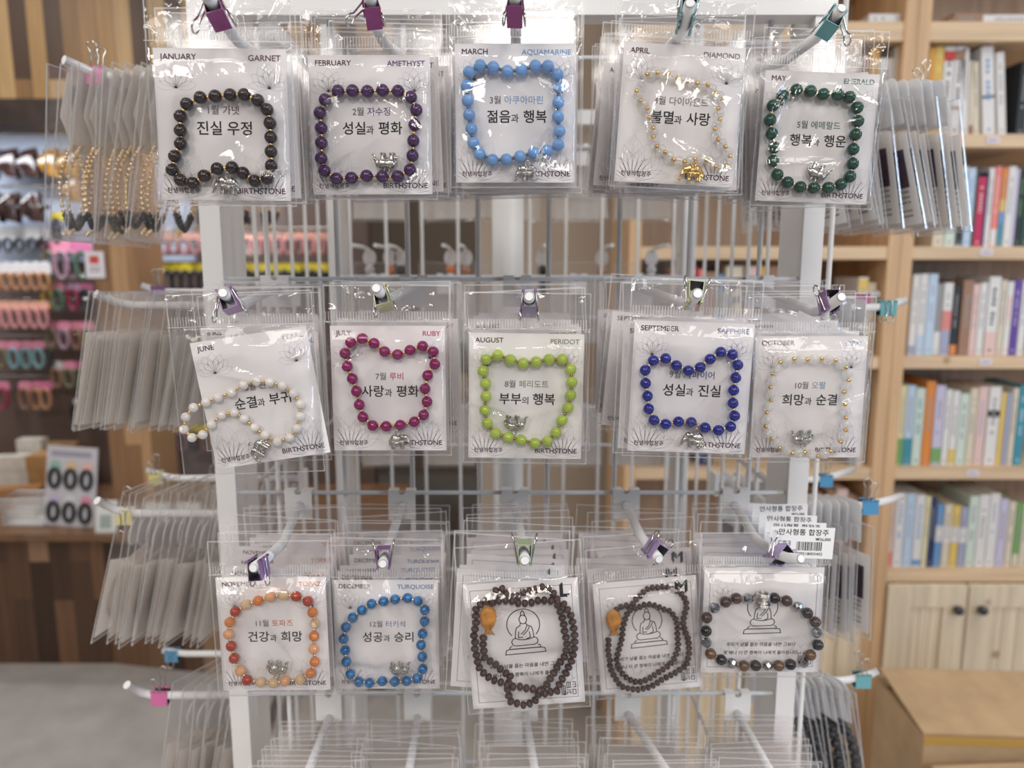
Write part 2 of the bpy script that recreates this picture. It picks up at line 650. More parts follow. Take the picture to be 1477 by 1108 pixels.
def peg(px_pts, label, group, plate=None):
    """px_pts: (px, py, Y) from the tip back to the plate"""
    pts = [P(*q) for q in px_pts]
    base = pts[-1]
    base.y = S + 0.004
    o = empty('display_peg', T(base), label, 'peg', group)
    loc = [p - base for p in pts]
    # soften the bends
    out = []
    for i, p in enumerate(loc):
        if 0 < i < len(loc) - 1:
            a, b = loc[i - 1], loc[i + 1]
            la, lb = (a - p).length, (b - p).length
            out.append(p + (a - p) * min(0.4, 0.006 / la))
            out.append(p + (b - p) * min(0.4, 0.006 / lb))
        else:
            out.append(p)
    tip = out[0]
    d = (out[1] - out[0]).normalized()
    r = 0.0036
    full = [tip - d * 0.0012] + [tip] + out[1:]
    MB().tube(full, [r * 0.72] + [r] * (len(full) - 1), 16).build('rod', PEGW, o)
    MB().box((-0.0045, -0.004, -0.006), (0.0045, 0.0, 0.004)).build('socket', WHITE, o)
    pl = MB()
    z1 = (plate or base.z + 0.012) - base.z
    h, hw, nr = 0.028, 0.0125, 0.0034
    notch = [(nr * math.cos(R(a)), z1 - 0.001 + nr * math.sin(R(a))) for a in range(0, -181, -30)]
    outline = [(-hw, z1 - h), (hw, z1 - h), (hw, z1), (nr, z1)] + notch[1:-1] + [(-nr, z1), (-hw, z1)]
    pl.prism(outline, -0.0055, -0.004)
    pl.box((-hw, -0.004, z1 - 0.002), (-nr, 0.004, z1)).box((nr, -0.004, z1 - 0.002), (hw, 0.004, z1))
    pl.build('mounting_plate', WHITE, o)
    return o


CLIPS = {}
CLIPMATS = {
    'magenta': mat('magenta_clip_paint', (0.27, 0.05, 0.20), 0.3, coat=0.4),
    'purple': mat('purple_clip_paint', (0.26, 0.12, 0.34), 0.3, coat=0.4),
    'violet': mat('grey_violet_clip_paint', (0.22, 0.17, 0.32), 0.3, coat=0.4),
    'lavender': mat('lavender_clip_paint', (0.36, 0.27, 0.50), 0.3, coat=0.4),
    'teal': mat('teal_clip_paint', (0.16, 0.42, 0.46), 0.3, coat=0.4),
    'blue': mat('sky_blue_clip_paint', (0.10, 0.34, 0.60), 0.3, coat=0.4),
    'lime': mat('lime_clip_paint', (0.55, 0.58, 0.28), 0.3, coat=0.4),
    'yellow': mat('yellow_clip_paint', (0.75, 0.68, 0.30), 0.3, coat=0.4),
    'olive': mat('olive_clip_paint', (0.42, 0.42, 0.22), 0.3, coat=0.4),
    'pink': mat('pink_clip_paint', (0.68, 0.16, 0.40), 0.3, coat=0.4),
    'green': mat('green_clip_paint', (0.34, 0.45, 0.25), 0.3, coat=0.4),
}
DARKIN = mat('dark_clip_inside', (0.03, 0.03, 0.035), 0.4)


def clip_meshes():
    b = MB()
    L2 = 0.0075
    th = 0.0004
    zj, zs = 0.0042, -0.0088
    for s in (-1, 1):
        xj, xs = s * 0.0040, s * 0.0046
        # plate, outer painted and inner dark
        q = [(xs, -L2, zs), (xs, L2, zs), (xj, L2, zj), (xj, -L2, zj)]
        qi = [(x - s * th, y, z) for x, y, z in q]
        b.add(q + qi, [(0, 1, 2, 3), (0, 4, 5, 1), (2, 6, 7, 3), (0, 3, 7, 4), (1, 5, 6, 2)], 0)
        b.add(qi, [(3, 2, 1, 0)], 1)
        for y0, y1 in ((-L2, -0.0036), (0.0036, L2), (-0.0012, 0.0012)):
            b.tube([(xj, y0, zj), (xj, y1, zj)], 0.0010, 10, 0)
    b.box((-0.0048, -L2, zs - th), (0.0048, L2, zs), 0)
    b.add([(-0.0044, -L2, zs + 1e-5), (0.0044, -L2, zs + 1e-5), (0.0044, L2, zs + 1e-5), (-0.0044, L2, zs + 1e-5)], [(0, 1, 2, 3)], 1)
    h = MB()
    pts = [(0, -0.0068, 0), (0, -0.0030, 0), (0, -0.0026, -0.0005), (0, -0.0022, -0.004), (0, -0.0017, -0.010), (0, -0.0020, -0.0118), (0, -0.0034, -0.0140), (0, -0.0036, -0.0162), (0, -0.0026, -0.0182)]
    pts += [(0, 0, -0.0192)] + [(x, -y, z) for x, y, z in reversed(pts)]
    h.tube(pts, 0.00055, 8)
    return b, h.mesh('handle', SILVER)


CB, CH = clip_meshes()


def clip(px, py, Y, tipdir, roll, colour, pa, pb, label, group, scale=1.0, pitch=0.0):
    """binder clip gripping a peg; tipdir: world direction of the peg towards its tip"""
    c = P(px, py, Y)
    f = -Vector(tipdir).normalized()            # local +y
    up = Vector((0, 0, 1))
    x = f.cross(up).normalized()
    z = x.cross(f).normalized()
    M = Matrix(((x.x, f.x, z.x), (x.y, f.y, z.y), (x.z, f.z, z.z))).to_4x4()
    M = T(c) @ M @ Rot(roll, 'Y') @ Rot(pitch, 'X') @ Matrix.Scale(scale, 4)
    if colour not in CLIPS:
        CLIPS[colour] = CB.mesh('clip_body', [CLIPMATS[colour], DARKIN])
    o = empty('binder_clip', M, label, 'binder clip', group)
    link('clip_body', CLIPS[colour], o)
    for s, a in ((-1, pa), (1, pb)):
        link('handle', CH, o, T(s * 0.0042, 0, 0.0042) @ Rot(-s * a, 'Y'))
    return o


# ------------------------------------------------------------------ bracelet packages
CW, CHH = 0.078, 0.0866
HOLE = 0.0195                                    # hole of the bag above the card


def lotus(mb, cx, cz, sc_, y, mi, clipb, small=True):
    pet = [(-78, 1.0, .20), (-52, 1.05, .24), (-27, 1.1, .27), (0, 1.15, .29), (27, 1.1, .27), (52, 1.05, .24), (78, 1.0, .20), (-13, .8, .22), (13, .8, .22), (-40, .75, .2), (40, .75, .2)]
    for a, ln, wd in pet:
        ca, sa = math.cos(R(a)), math.sin(R(a))
        pts = []
        for k in range(9):
            t = k / 8
            pts.append((wd * math.sin(math.pi * t ** 1.25), ln * t))
        full = pts + [(-x, z) for x, z in reversed(pts[:-1])]
        q = [(cx + (x * ca + z * sa) * sc_, cz + (-x * sa + z * ca) * sc_) for x, z in full]
        mb.stroke(q, 0.00028, y, mi, False, clipb)
        if not small:
            for f_ in (-0.5, 0, 0.5):
                vein = [(wd * f_ * math.sin(math.pi * t ** 1.25), ln * t) for t in (0.2, 0.4, 0.6, 0.8, 0.93)]
                mb.stroke([(cx + (x * ca + z * sa) * sc_, cz + (-x * sa + z * ca) * sc_) for x, z in vein], 0.0002, y, mi, False, clipb)


def card_mb(cw=CW, ch=CHH):
    mb = MB()
    mb.box((-cw / 2, 0, -ch / 2), (cw / 2, 0.0004, ch / 2), 0)
    return mb


def birth_card(month, gem, l1a, l1b, l2a, l2m, l2b):
    """mats: 0 card 1 lotus 2 plum 3 gem colour 4 ink 5 grey"""
    mb = card_mb()
    x0, x1, z0, z1 = -CW / 2, CW / 2, -CHH / 2, CHH / 2
    cb = (x0 + 0.0005, x1 - 0.0005, z0 + 0.0005, z1 - 0.0005)
    y = -0.00006
    lotus(mb, x0 + 0.0125, z1 - 0.0225, 0.0125, y, 1, cb)
    lotus(mb, x1 - 0.0105, z1 - 0.0225, 0.0125, y, 1, cb)
    lotus(mb, x0 + 0.011, z0 + 0.000, 0.026, y, 1, cb, False)
    lotus(mb, x1 - 0.013, z0 + 0.000, 0.026, y, 1, cb, False)
    y = -0.00014
    mb.text(month, 0.0047, x0 + 0.0042, z1 - 0.0050, y, 2, 'LEFT', 0.00006, sx=1.05)
    mb.text(gem, 0.0047, x1 - 0.0032, z1 - 0.0054, y, 3, 'RIGHT', 0.00005, sx=1.05)
    mb.text('BIRTHSTONE', 0.0047, x1 - 0.0030, z0 + 0.0054, y, 2, 'RIGHT', 0.00005, sx=1.05)
    mb.text('탄생석합장주', 0.0036, x0 + 0.0040, z0 + 0.0054, y, 2, 'LEFT', 0.00004)
    # the month in Korean and the stone
    wa, wb = text_w(l1a, 0.0056), text_w(l1b, 0.0056)
    tot = wa + 0.0022 + wb
    zz = z1 - 0.0350
    mb.text(l1a, 0.0056, -tot / 2 + 0.0004, zz, y, 5, 'LEFT', 0.00004)
    mb.text(l1b, 0.0056, -tot / 2 + wa + 0.0026, zz, y, 3, 'LEFT', 0.00004)
    sa, sm = 0.0086, 0.0058
    wa, wm, wb = text_w(l2a, sa), (text_w(l2m, sm) if l2m else 0), text_w(l2b, sa)
    gap = 0.0028
    tot = wa + wm + gap + wb
    zz = z1 - 0.0455
    xx = -tot / 2 + 0.0006
    mb.text(l2a, sa, xx, zz, y, 4, 'LEFT', 0.00011)
    xx += wa + 0.0003
    if l2m:
        mb.text(l2m, sm, xx, zz - 0.0009, y, 4, 'LEFT', 0.00005)
    xx += wm + gap
    mb.text(l2b, sa, xx, zz, y, 4, 'LEFT', 0.00011)
    return mb


def text_w(s, size):
    vs, _ = text_mesh(s, 'LEFT', 0.0, 0.0)
    return max(v[0] for v in vs) * size


SEALPAT = [[(0, 0), (0, 4), (1.6, 4)], [(0.8, 3), (0.8, 1), (1.6, 1)], [(1.6, 3), (1.6, 0)], [(2.4, 4), (4, 4), (4, 2.2), (2.4, 2.2), (2.4, 4)], [(3.2, 4), (3.2, 2.2)], [(2.4, 1.4), (4, 1.4)], [(2.4, 0), (2.4, 0.7), (3.6, 0.7)], [(4, 0), (4, 1.0)],
           [(5, 4), (6.4, 4), (6.4, 2.4), (5, 2.4)], [(5, 3.2), (6.4, 3.2)], [(5, 1.5), (6.4, 1.5), (6.4, 0), (5, 0), (5, 1.5)], [(0.8, 0.3), (1.6, 0.3)]]


def seal(mb, x, z, k, y, mi):
    for st in SEALPAT:
        mb.stroke([(x + a * k, z + b * k * 1.5) for a, b in st], 0.00045, y, mi)


def buddha(mb, cx, cz, k, y, mi):
    """line drawing of a seated figure on a pedestal; k metres per drawing unit"""
    wd = 0.0006
    A = lambda q: [(cx + a * k, cz + b * k) for a, b in q]
    arc = [(11 * math.cos(R(a)), 11 * math.sin(R(a))) for a in range(-42, 223, 8)]
    mb.stroke(A(arc), wd, y, mi)
    mb.stroke(A([(2.5 * math.cos(R(a)), 3.6 + 3.1 * math.sin(R(a))) for a in range(0, 361, 24)]), wd, y, mi)
    mb.stroke(A([(-1.5, 6.2), (-1.0, 8.6), (0, 10.0), (1.0, 8.6), (1.5, 6.2)]), wd, y, mi)
    mb.stroke(A([(-1.9, 1.0), (-2.2, -0.6), (-4.6, -2.0), (-5.4, -4.5), (-5.9, -9.6), (-3.4, -10.6), (0, -10.8), (3.6, -10.4), (6.6, -9.4), (6.2, -4.5), (5.2, -1.6), (2.4, -0.4), (1.9, 1.0)]), wd, y, mi)
    mb.stroke(A([(-3.4, -5), (-3.8, -9.2), (-0.8, -9.0)]), wd, y, mi)
    mb.stroke(A([(3.8, -5.2), (4.2, -9.2), (0.2, -11.0)]), wd, y, mi)
    mb.stroke(A([(2.4, -1.0), (1.2, -4.0), (-1.8, -6.8)]), wd, y, mi)
    mb.stroke(A([(4.0, -1.8), (2.6, -4.6), (-0.4, -7.4)]), wd, y, mi)
    leg = [(-6, -9.4), (-7.8, -10.4), (-8.6, -12.2), (-7.8, -14.2), (-6, -15.0), (6.6, -14.6), (8.6, -13.6), (9.2, -11.8), (8.6, -10.2), (6.8, -9.2)]
    mb.stroke(A(leg), wd, y, mi)
    mb.stroke(A([(-8.4, -15.0), (-10.0, -15.8), (-10.2, -17.2), (10.6, -16.8), (10.6, -15.4), (9.0, -14.6)]), wd, y, mi)
    mb.stroke(A([(-10.2, -17.2), (-12.6, -18.0), (-13.2, -21), (14, -20.2), (13.4, -17.4), (10.6, -16.8)]), wd, y, mi)
    mb.stroke(A([(-10.2, -17.3), (10.6, -16.9)]), wd, y, mi)


def buddha_card(cw, ch, letter, bz):
    mb = card_mb(cw, ch)
    x0, x1, z0, z1 = -cw / 2, cw / 2, -ch / 2, ch / 2
    cb = (x0 + 0.001, x1 - 0.001, z0 + 0.001, z1 - 0.001)
    y = -0.00006
    lotus(mb, x0 + 0.014, z1 - 0.026, 0.014, y, 1, cb)
    lotus(mb, x1 - 0.014, z0 + 0.006, 0.022, y, 1, cb)
    lotus(mb, x0 + 0.026, z0 + 0.006, 0.02, y, 1, cb)
    y = -0.00014
    m_ = 0.0045
    mb.stroke([(x0 + m_, z0 + m_), (x1 - m_, z0 + m_), (x1 - m_, z1 - m_), (x0 + m_, z1 - m_)], 0.00028, y, 5, True)
    buddha(mb, 0.0, bz, 0.00102, y, 4)
    if letter:
        mb.text(letter, 0.0135, x1 - 0.0065, z1 - 0.0085, y - 0.0001, 4, 'RIGHT', 0.0005)
    mb.text('우리가 남을 돕는 마음을 내면 그보다', 0.0034, 0, bz - 0.0300, y, 4, 'CENTER', 0.00004, shear=0.12)
    mb.text('몇 배나 더 큰 행복이 나에게 돌아옵니다', 0.0034, 0, bz - 0.0365, y, 4, 'CENTER', 0.00004, shear=0.12)
    seal(mb, x1 - 0.0155, z0 + 0.0065, 0.0015, y, 4)
    return mb


def bag_mb(bw, ztop, zct, zcb, zbot, depth, seed, fine=True):
    """front sheet, back sheet, sealed rim and ribbed seal of a clear bag. Local z: 0 at the hole"""
    mb = MB()
    nx, nz = (46, 76) if fine else (5, 8)
    rr = random.Random(seed)
    sx, sz = rr.uniform(0, 50), rr.uniform(0, 50)
    creases = [(rr.uniform(-bw / 2, bw / 2), rr.uniform(zct - 0.004, ztop), rr.uniform(0, math.pi), rr.uniform(-1, 1)) for _ in range(14)]
    folds = [(rr.uniform(-bw / 2, bw / 2), rr.uniform(zbot, zct), rr.uniform(0, math.pi), rr.uniform(-1, 1)) for _ in range(8)]
    vs = []
    for j in range(nz + 1):
        z = zbot + (ztop - zbot) * j / nz
        for i in range(nx + 1):
            u = -1 + 2 * i / nx
            x = u * bw / 2
            y = -0.0006
            if z < zct:
                v = (z - zbot) / (zct - zbot)
                e = min(1, (1 - abs(u)) / 0.14) ** 0.6 * min(1, v / 0.09) ** 0.6 * min(1, (1 - v) / 0.12) ** 0.7
                y -= depth * e
                if fine:
                    y += e * 0.0026 * noise.noise((x * 42 + sx, 0, z * 42 + sz))
                    for cx, cz, a, s_ in folds:
                        d_ = (x - cx) * math.cos(a) + (z - cz) * math.sin(a)
                        l_ = -(x - cx) * math.sin(a) + (z - cz) * math.cos(a)
                        y += e * s_ * 0.0024 * math.exp(-(d_ / 0.0024) ** 2 - (l_ / 0.022) ** 2)
            elif fine:
                t = min(1, (ztop - z) / 0.004) * min(1, (z - zct) / 0.003)
                y += t * 0.0040 * noise.noise((x * 60 + sx, 1, z * 60 + sz))
                for cx, cz, a, s_ in creases:
                    d_ = (x - cx) * math.cos(a) + (z - cz) * math.sin(a)
                    l_ = -(x - cx) * math.sin(a) + (z - cz) * math.cos(a)
                    y += t * s_ * 0.0026 * math.exp(-abs(d_) / 0.0020 - (l_ / 0.030) ** 2)
            vs.append((x, y, z))
    fs = [(j * (nx + 1) + i, j * (nx + 1) + i + 1, (j + 1) * (nx + 1) + i + 1, (j + 1) * (nx + 1) + i) for j in range(nz) for i in range(nx)]
    mb.add(vs, fs, 0, True)
    b = 0.0009
    mb.add([(-bw / 2, b, zbot), (bw / 2, b, zbot), (bw / 2, b, ztop), (-bw / 2, b, ztop)], [(3, 2, 1, 0)], 0)
    e = 0.00045
    for (xa, za, xb, zb_) in ((-bw / 2, zbot, -bw / 2 + 2 * e, ztop), (bw / 2 - 2 * e, zbot, bw / 2, ztop), (-bw / 2, zbot, bw / 2, zbot + 2 * e), (-bw / 2, ztop - 2 * e, bw / 2, ztop)):
        mb.add([(xa, -0.0008, za), (xb, -0.0008, za), (xb, -0.0008, zb_), (xa, -0.0008, zb_)], [(0, 1, 2, 3)], 1)
    if fine:
        n = int(bw / 0.0019)
        for i in range(n):
            x = -bw / 2 + 0.0015 + i * (bw - 0.003) / n
            mb.add([(x, -0.0026, zct + 0.0018), (x + 0.0008, -0.0032, zct + 0.0018), (x + 0.0008, -0.0032, zct + 0.0078), (x, -0.0026, zct + 0.0078)], [(0, 1, 2, 3)], 2)
        mb.add([(-bw / 2, -0.0027, zct + 0.0009), (bw / 2, -0.0027, zct + 0.0009), (bw / 2, -0.0027, zct + 0.0015), (-bw / 2, -0.0027, zct + 0.0015)], [(0, 1, 2, 3)], 2)
    return mb


BALLS = {}


def ball_mesh(kind, r, m, flat=1.0, seg=20, rings=14):
    k = (kind, round(r, 5), m.name, flat)
    if k not in BALLS:
        mb = MB()
        if kind == 'facet':
            mb.ball((0, 0, 0), r, 9, 6, 0, None, False)
        else:
            mb.ball((0, 0, 0), (r, r, r * flat), seg, rings)
        BALLS[k] = mb.mesh('bead', m)
    return BALLS[k]


def elephant_mesh(m):
    """small cast elephant facing left, hung from a ring at the origin; 14 mm long"""
    k = ('elephant', m.name)
    if k in BALLS:
        return BALLS[k]
    mb = MB()
    mm = 0.001
    B_ = lambda c, r: mb.ball([q * mm for q in c], [q * mm for q in r], 14, 10)
    B_((0.8, 0, -6.2), (4.6, 2.2, 3.3))
    B_((2.4, 0, -5.6), (3.4, 2.1, 3.2))
    B_((-4.4, 0, -5.2), (2.6, 1.9, 2.5))
    B_((-5.4, 0, -6.6), (1.6, 1.3, 1.6))
    for x, y in ((-2.4, -1.0), (-1.4, 1.0), (3.4, -1.1), (4.6, 0.9)):
        mb.tube([(x * mm, y * mm, -7.5 * mm), ((x + 0.1) * mm, y * mm, -10.4 * mm), ((x - 0.1) * mm, y * mm, -12.4 * mm)], [1.5 * mm, 1.2 * mm, 1.35 * mm], 10)
    mb.tube([(-6.2 * mm, 0, -6.0 * mm), (-7.4 * mm, 0, -8.4 * mm), (-7.5 * mm, 0, -10.6 * mm), (-8.4 * mm, 0, -11.8 * mm), (-9.4 * mm, 0, -11.2 * mm)], [1.3 * mm, 1.0 * mm, 0.85 * mm, 0.75 * mm, 0.6 * mm], 10)
    B_((-2.9, -1.7, -5.4), (1.9, 0.7, 2.5))
    B_((-2.9, 1.7, -5.4), (1.9, 0.7, 2.5))
    mb.tube([(-6.2 * mm, -0.9 * mm, -7.4 * mm), (-7.6 * mm, -1.1 * mm, -8.8 * mm), (-8.6 * mm, -1.1 * mm, -8.8 * mm)], [0.6 * mm, 0.5 * mm, 0.3 * mm], 8)
    mb.tube([(5.4 * mm, 0, -5.4 * mm), (6.6 * mm, 0, -7.0 * mm), (6.4 * mm, 0, -8.8 * mm)], [0.6 * mm, 0.5 * mm, 0.5 * mm], 8)
    B_((6.4, 0, -9.2), (0.8, 0.6, 0.9))
    for i in range(7):                       # the blanket's beaded hem
        B_((-0.6 + i * 0.75, -2.15, -7.6 - 0.5 * math.sin(i / 6 * math.pi)), (0.42, 0.4, 0.42))
    for i in range(3):
        B_((0.4 + i * 1.4, -2.1, -5.4), (0.6, 0.4, 0.6))
    me = mb.mesh('charm', m)
    ob = bpy.data.objects.new('charm', me)
    COL.objects.link(ob)
    md = ob.modifiers.new('r', 'REMESH')
    md.mode = 'VOXEL'
    md.voxel_size = 0.00028
    md.use_smooth_shade = True
    dg = bpy.context.evaluated_depsgraph_get()
    me2 = bpy.data.meshes.new_from_object(ob.evaluated_get(dg))
    bpy.data.objects.remove(ob)
    base = [(v.co.x, v.co.y, v.co.z) for v in me2.vertices]
    out = MB()
    out.add(base, [tuple(p.vertices) for p in me2.polygons], 0, True)
    ring = [(1.7 * mm * math.cos(R(a)), 0.0, -1.4 * mm + 1.9 * mm * math.sin(R(a))) for a in range(0, 360, 24)]
    out.tube(ring, 0.00045, 8, closed=True)
    BALLS[k] = out.mesh('elephant_charm', m)
    return BALLS[k]


def zoomed(pts, ox, oz, s):
    return [(ox + a * s, oz + b * s) for a, b in pts]


def resample(path, step, closed):
    pts = [Vector(p) for p in path]
    if closed:
        pts = pts + [pts[0]]
    cum = [0]
    for a, b in zip(pts, pts[1:]):
        cum.append(cum[-1] + (b - a).length)
    n = max(2, int(round(cum[-1] / step)))
    out = []
    for k in range(n if closed else n + 1):
        t = cum[-1] * k / n
        i = max(j for j in range(len(cum)) if cum[j] <= t + 1e-12)
        i = min(i, len(pts) - 2)
        f_ = (t - cum[i]) / max(1e-9, cum[i + 1] - cum[i])
        out.append(pts[i].lerp(pts[i + 1], f_))
    return out


def place_local(M, px, py, ly):
    """local (x, z) of the plane y = ly of frame M where this pixel sees it"""
    inv = M.inverted()
    o = inv @ CAM
    d = inv.to_3x3() @ ray(px, py)
    t = (ly - o.y) / d.y
    q = o + d * t
    return q


FRONT = {}
CLEARCORD = mat('clear_cord', (0.75, 0.73, 0.70), 0.3)


def front_package(key, corners, card, cmats, beads, bm, br, spacers, sm, charm, label, group, cw=CW, ch=CHH, bagroll=None, beadmats=None, between=False, extra=None, depth=None, seed=1, flat=1.0, hdr=0.008, bagw=None, bagdx=0.0):
    """corners: pixel corners tl, tr, br, bl of the card"""
    tl, tr, brc, bl = [Vector(c) for c in corners]
    wpx = ((tr - tl).length + (brc - bl).length) / 2
    # the distance that gives the card its true width
    cx, cy = (tl + tr + brc + bl) / 4
    d0 = ray(cx, cy)
    Y = FPX * cw / wpx * d0.y
    roll = math.degrees(math.atan2((tr.y - tl.y) + (brc.y - bl.y), (tr.x - tl.x) + (brc.x - bl.x)))
    C = P(cx, cy, Y)
    broll = roll if bagroll is None else bagroll
    Mr = Rot(broll, 'Y')
    hole = C + Mr.to_3x3() @ Vector((0, 0, ch / 2 + HOLE))
    M = T(hole) @ Mr
    root = empty('bracelet_package', M, label, 'bracelet package', group)
    zc = -(ch / 2 + HOLE)
    Mc = T(0, 0, zc) @ Rot(roll - broll, 'Y')
    link('card', card.mesh('card', cmats), root, Mc)
    MW = M @ Mc
    dep = depth or (2 * br + 0.0014)
    bwid = bagw or cw + 0.0075
    ext = 0.5 * cw * abs(math.sin(R(roll - broll)))
    bag_mb(bwid, hdr, -HOLE + 0.002 + ext * 0.6, zc, zc - ch / 2 - 0.0035 - ext, dep, seed).build('bag', [FILM, RIM, SEAL], root, T(bagdx, 0, 0))
    # bracelet
    pos = [place_local(MW, px, py, -br - 0.0006) for px, py in beads]
    cordp = [Mc @ p for p in pos]
    cord = MB().tube(cordp, 0.0003 if between else 0.0005, 6, closed=True).build('bracelet', CLEARCORD if between else CORD, root)
    n = len(pos)
    blist = []
    if between:
        for i in range(n):
            a, b = cordp[i], cordp[(i + 1) % n]
            link('spacer_bead', ball_mesh('b', 0.0016, sm, 1, 12, 8), cord, T(a))
            link('bead', ball_mesh('b', br, bm), cord, T((a + b) / 2))
    else:
        for i in range(n):
            m_ = beadmats[i % len(beadmats)] if beadmats else bm
            a_ = rnd.uniform(0, 360)
            if flat != 1.0:
                tg = cordp[(i + 1) % n] - cordp[i - 1]
                a_ = math.degrees(math.atan2(tg.x, tg.z))
            blist.append(link('bead', ball_mesh('b', br, m_, flat), cord, T(cordp[i]) @ Rot(a_, 'Y')))
            if sm:
                a, b = cordp[i], cordp[(i + 1) % n]
                link('spacer_bead', ball_mesh('b', 0.0012, sm, 1, 12, 8), cord, T((a + b) / 2))
    if charm:
        px, py, rot, flip, cm = charm
        q = Mc @ place_local(MW, px, py, -0.0040)
        Mx = T(q) @ Rot(rot, 'Y') @ Matrix.Diagonal((-1 if flip else 1, 1, 1, 1)) @ T(0, 0, 0.0065)
        link('elephant_charm', elephant_mesh(cm), cord, Mx)
    FRONT[key] = dict(root=root, M=M, cw=cw, ch=ch, zc=zc, card=card, cmats=cmats, Y=Y, bm=bm, br=br, hole=hole, roll=broll, hdr=hdr, cord=cord, MW=MW, Mc=Mc, blist=blist, cordp=cordp)
    return FRONT[key]


def plain_loop(br, m, sm, n=22):
    mb = MB()
    pts = []
    for i in range(n):
        a = 2 * math.pi * i / n
        c, s = math.cos(a), math.sin(a)
        pts.append((0.025 * abs(c) ** 0.6 * (1 if c > 0 else -1), -br - 0.0006, 0.025 * abs(s) ** 0.6 * (1 if s > 0 else -1) - 0.002))
    for p in pts:
        mb.ball(p, br, 10, 7)
    return mb


def stack(key, n, base, label, group, jit=1.0, clabel=None):
    """the packages hanging behind a front one along its peg"""
    F = FRONT[key]
    proto = None
    loop = plain_loop(F['br'] * 0.9, F['bm'], None)
    B = P(*base)
    B.y = S - 0.012
    lm = loop.mesh('bracelet', F['bm'])
    cm = F['card'].mesh('card', F['cmats'])
    bg_ = bag_mb(F['cw'] + 0.0075, F['hdr'], -HOLE + 0.002, F['zc'], F['zc'] - F['ch'] / 2 - 0.0035, 0.006, 3, False).mesh('bag', [FILM_REAR, RIM])
    for i in range(1, n + 1):
        t = (i + 0.15) / (n + 0.8)
        h = F['hole'].lerp(B, t)
        M = T(h + Vector((rnd.gauss(0, 0.0022) * jit, 0, rnd.gauss(-0.0005, 0.0012)))) @ Rot(rnd.gauss(0, 1.6) * jit, 'Y') @ Rot(rnd.gauss(0, 1.5), 'X') @ Rot(rnd.gauss(0, 2.0), 'Z')
        if proto is None:
            proto = empty('bracelet_package', M, label, 'bracelet package', group)
            link('card', cm, proto, T(0, 0, F['zc']))
            link('bag', bg_, proto)
            link('bracelet', lm, proto, T(0, 0, F['zc']))
        else:
            copy_tree(proto, M)
# ------------------------------------------------------------------ the fifteen front packages
def gem(name, col, rough=0.08, **k):
    return mat(name, col, rough, coat=0.28, **k)


M_GARNET = gem('garnet_stone', (0.022, 0.011, 0.014), var=0.5, vscale=150)
M_AMETH = gem('amethyst_stone', (0.055, 0.014, 0.085), var=0.7, vscale=110, trans=0.1)
M_AQUA = gem('aquamarine_stone', (0.22, 0.44, 0.80), 0.12, sub=0.3, trans=0.1, var=0.1, vscale=150)
M_CLEAR = film('clear_crystal', 0.10, 0.03, 0.0, 1.3, 0.30, (0.975, 0.97, 0.96), (0.95, 0.92, 0.90))
M_EMER = gem('emerald_stone', (0.008, 0.060, 0.042), var=0.6, vscale=130)
M_PEARL = mat('white_pearl', (0.84, 0.80, 0.76), 0.18, coat=0.8, spec=0.6)
M_RUBY = gem('ruby_stone', (0.28, 0.002, 0.115), 0.08, trans=0.12)
M_PERI = gem('peridot_stone', (0.50, 0.64, 0.10), 0.12, sub=0.3, trans=0.15)
M_SAPP = gem('sapphire_stone', (0.008, 0.016, 0.28), 0.08, trans=0.1)
M_OPAL = film('milky_opal', 0.26, 0.03, 0.0, 1.3, 0.30, (0.97, 0.97, 0.97), (0.97, 0.97, 0.95))
M_TURQ = gem('turquoise_stone', (0.020, 0.165, 0.43), 0.15, var=0.75, vscale=260)
M_TOPR = gem('red_topaz_stone', (0.42, 0.05, 0.022), 0.1, trans=0.1)
M_TOPO = gem('orange_topaz_stone', (0.72, 0.24, 0.06), 0.1, sub=0.2, trans=0.15)
M_TOPL = gem('light_orange_topaz_stone', (0.86, 0.46, 0.24), 0.1, sub=0.3, trans=0.2)
M_TOPC = gem('cream_topaz_stone', (0.80, 0.58, 0.36), 0.1, sub=0.3, trans=0.25)
M_WOODB = mat('dark_wood_bead', (0.062, 0.030, 0.026), 0.5, var=0.35, vscale=300)
M_FISH = mat('honey_wood', (0.62, 0.27, 0.05), 0.4, var=0.3, vscale=220)
M_ONYX = gem('black_onyx', (0.012, 0.012, 0.014), 0.06)
M_TIGER = gem('tiger_eye_stone', (0.12, 0.058, 0.024), 0.15, var=0.8, vscale=160)
M_HEMA = mat('hematite', (0.36, 0.37, 0.40), 0.12, 1.0)
M_BROWN = gem('brown_stone', (0.060, 0.030, 0.022), 0.25, var=0.5, vscale=160)
GEMC = lambda n, c: mat(n + '_print', c, 0.7, spec=0.1)


def z1(p): return zoomed(p, 200, 0, .2979)
def z2(p): return zoomed(p, 630, 0, .2979)
def z3(p): return zoomed(p, 1037, 0, .343)
def z5(p): return zoomed(p, 100, 360, .3067)
def z6(p): return zoomed(p, 460, 390, .2708)
def z7(p): return zoomed(p, 860, 390, .2979)
def z8(p): return zoomed(p, 150, 660, .3609)
def zl(p): return zoomed(p, 660, 810, .2077)
def zm(p): return zoomed(p, 845, 800, .1985)
def ze(p): return zoomed(p, 1005, 725, .2345)


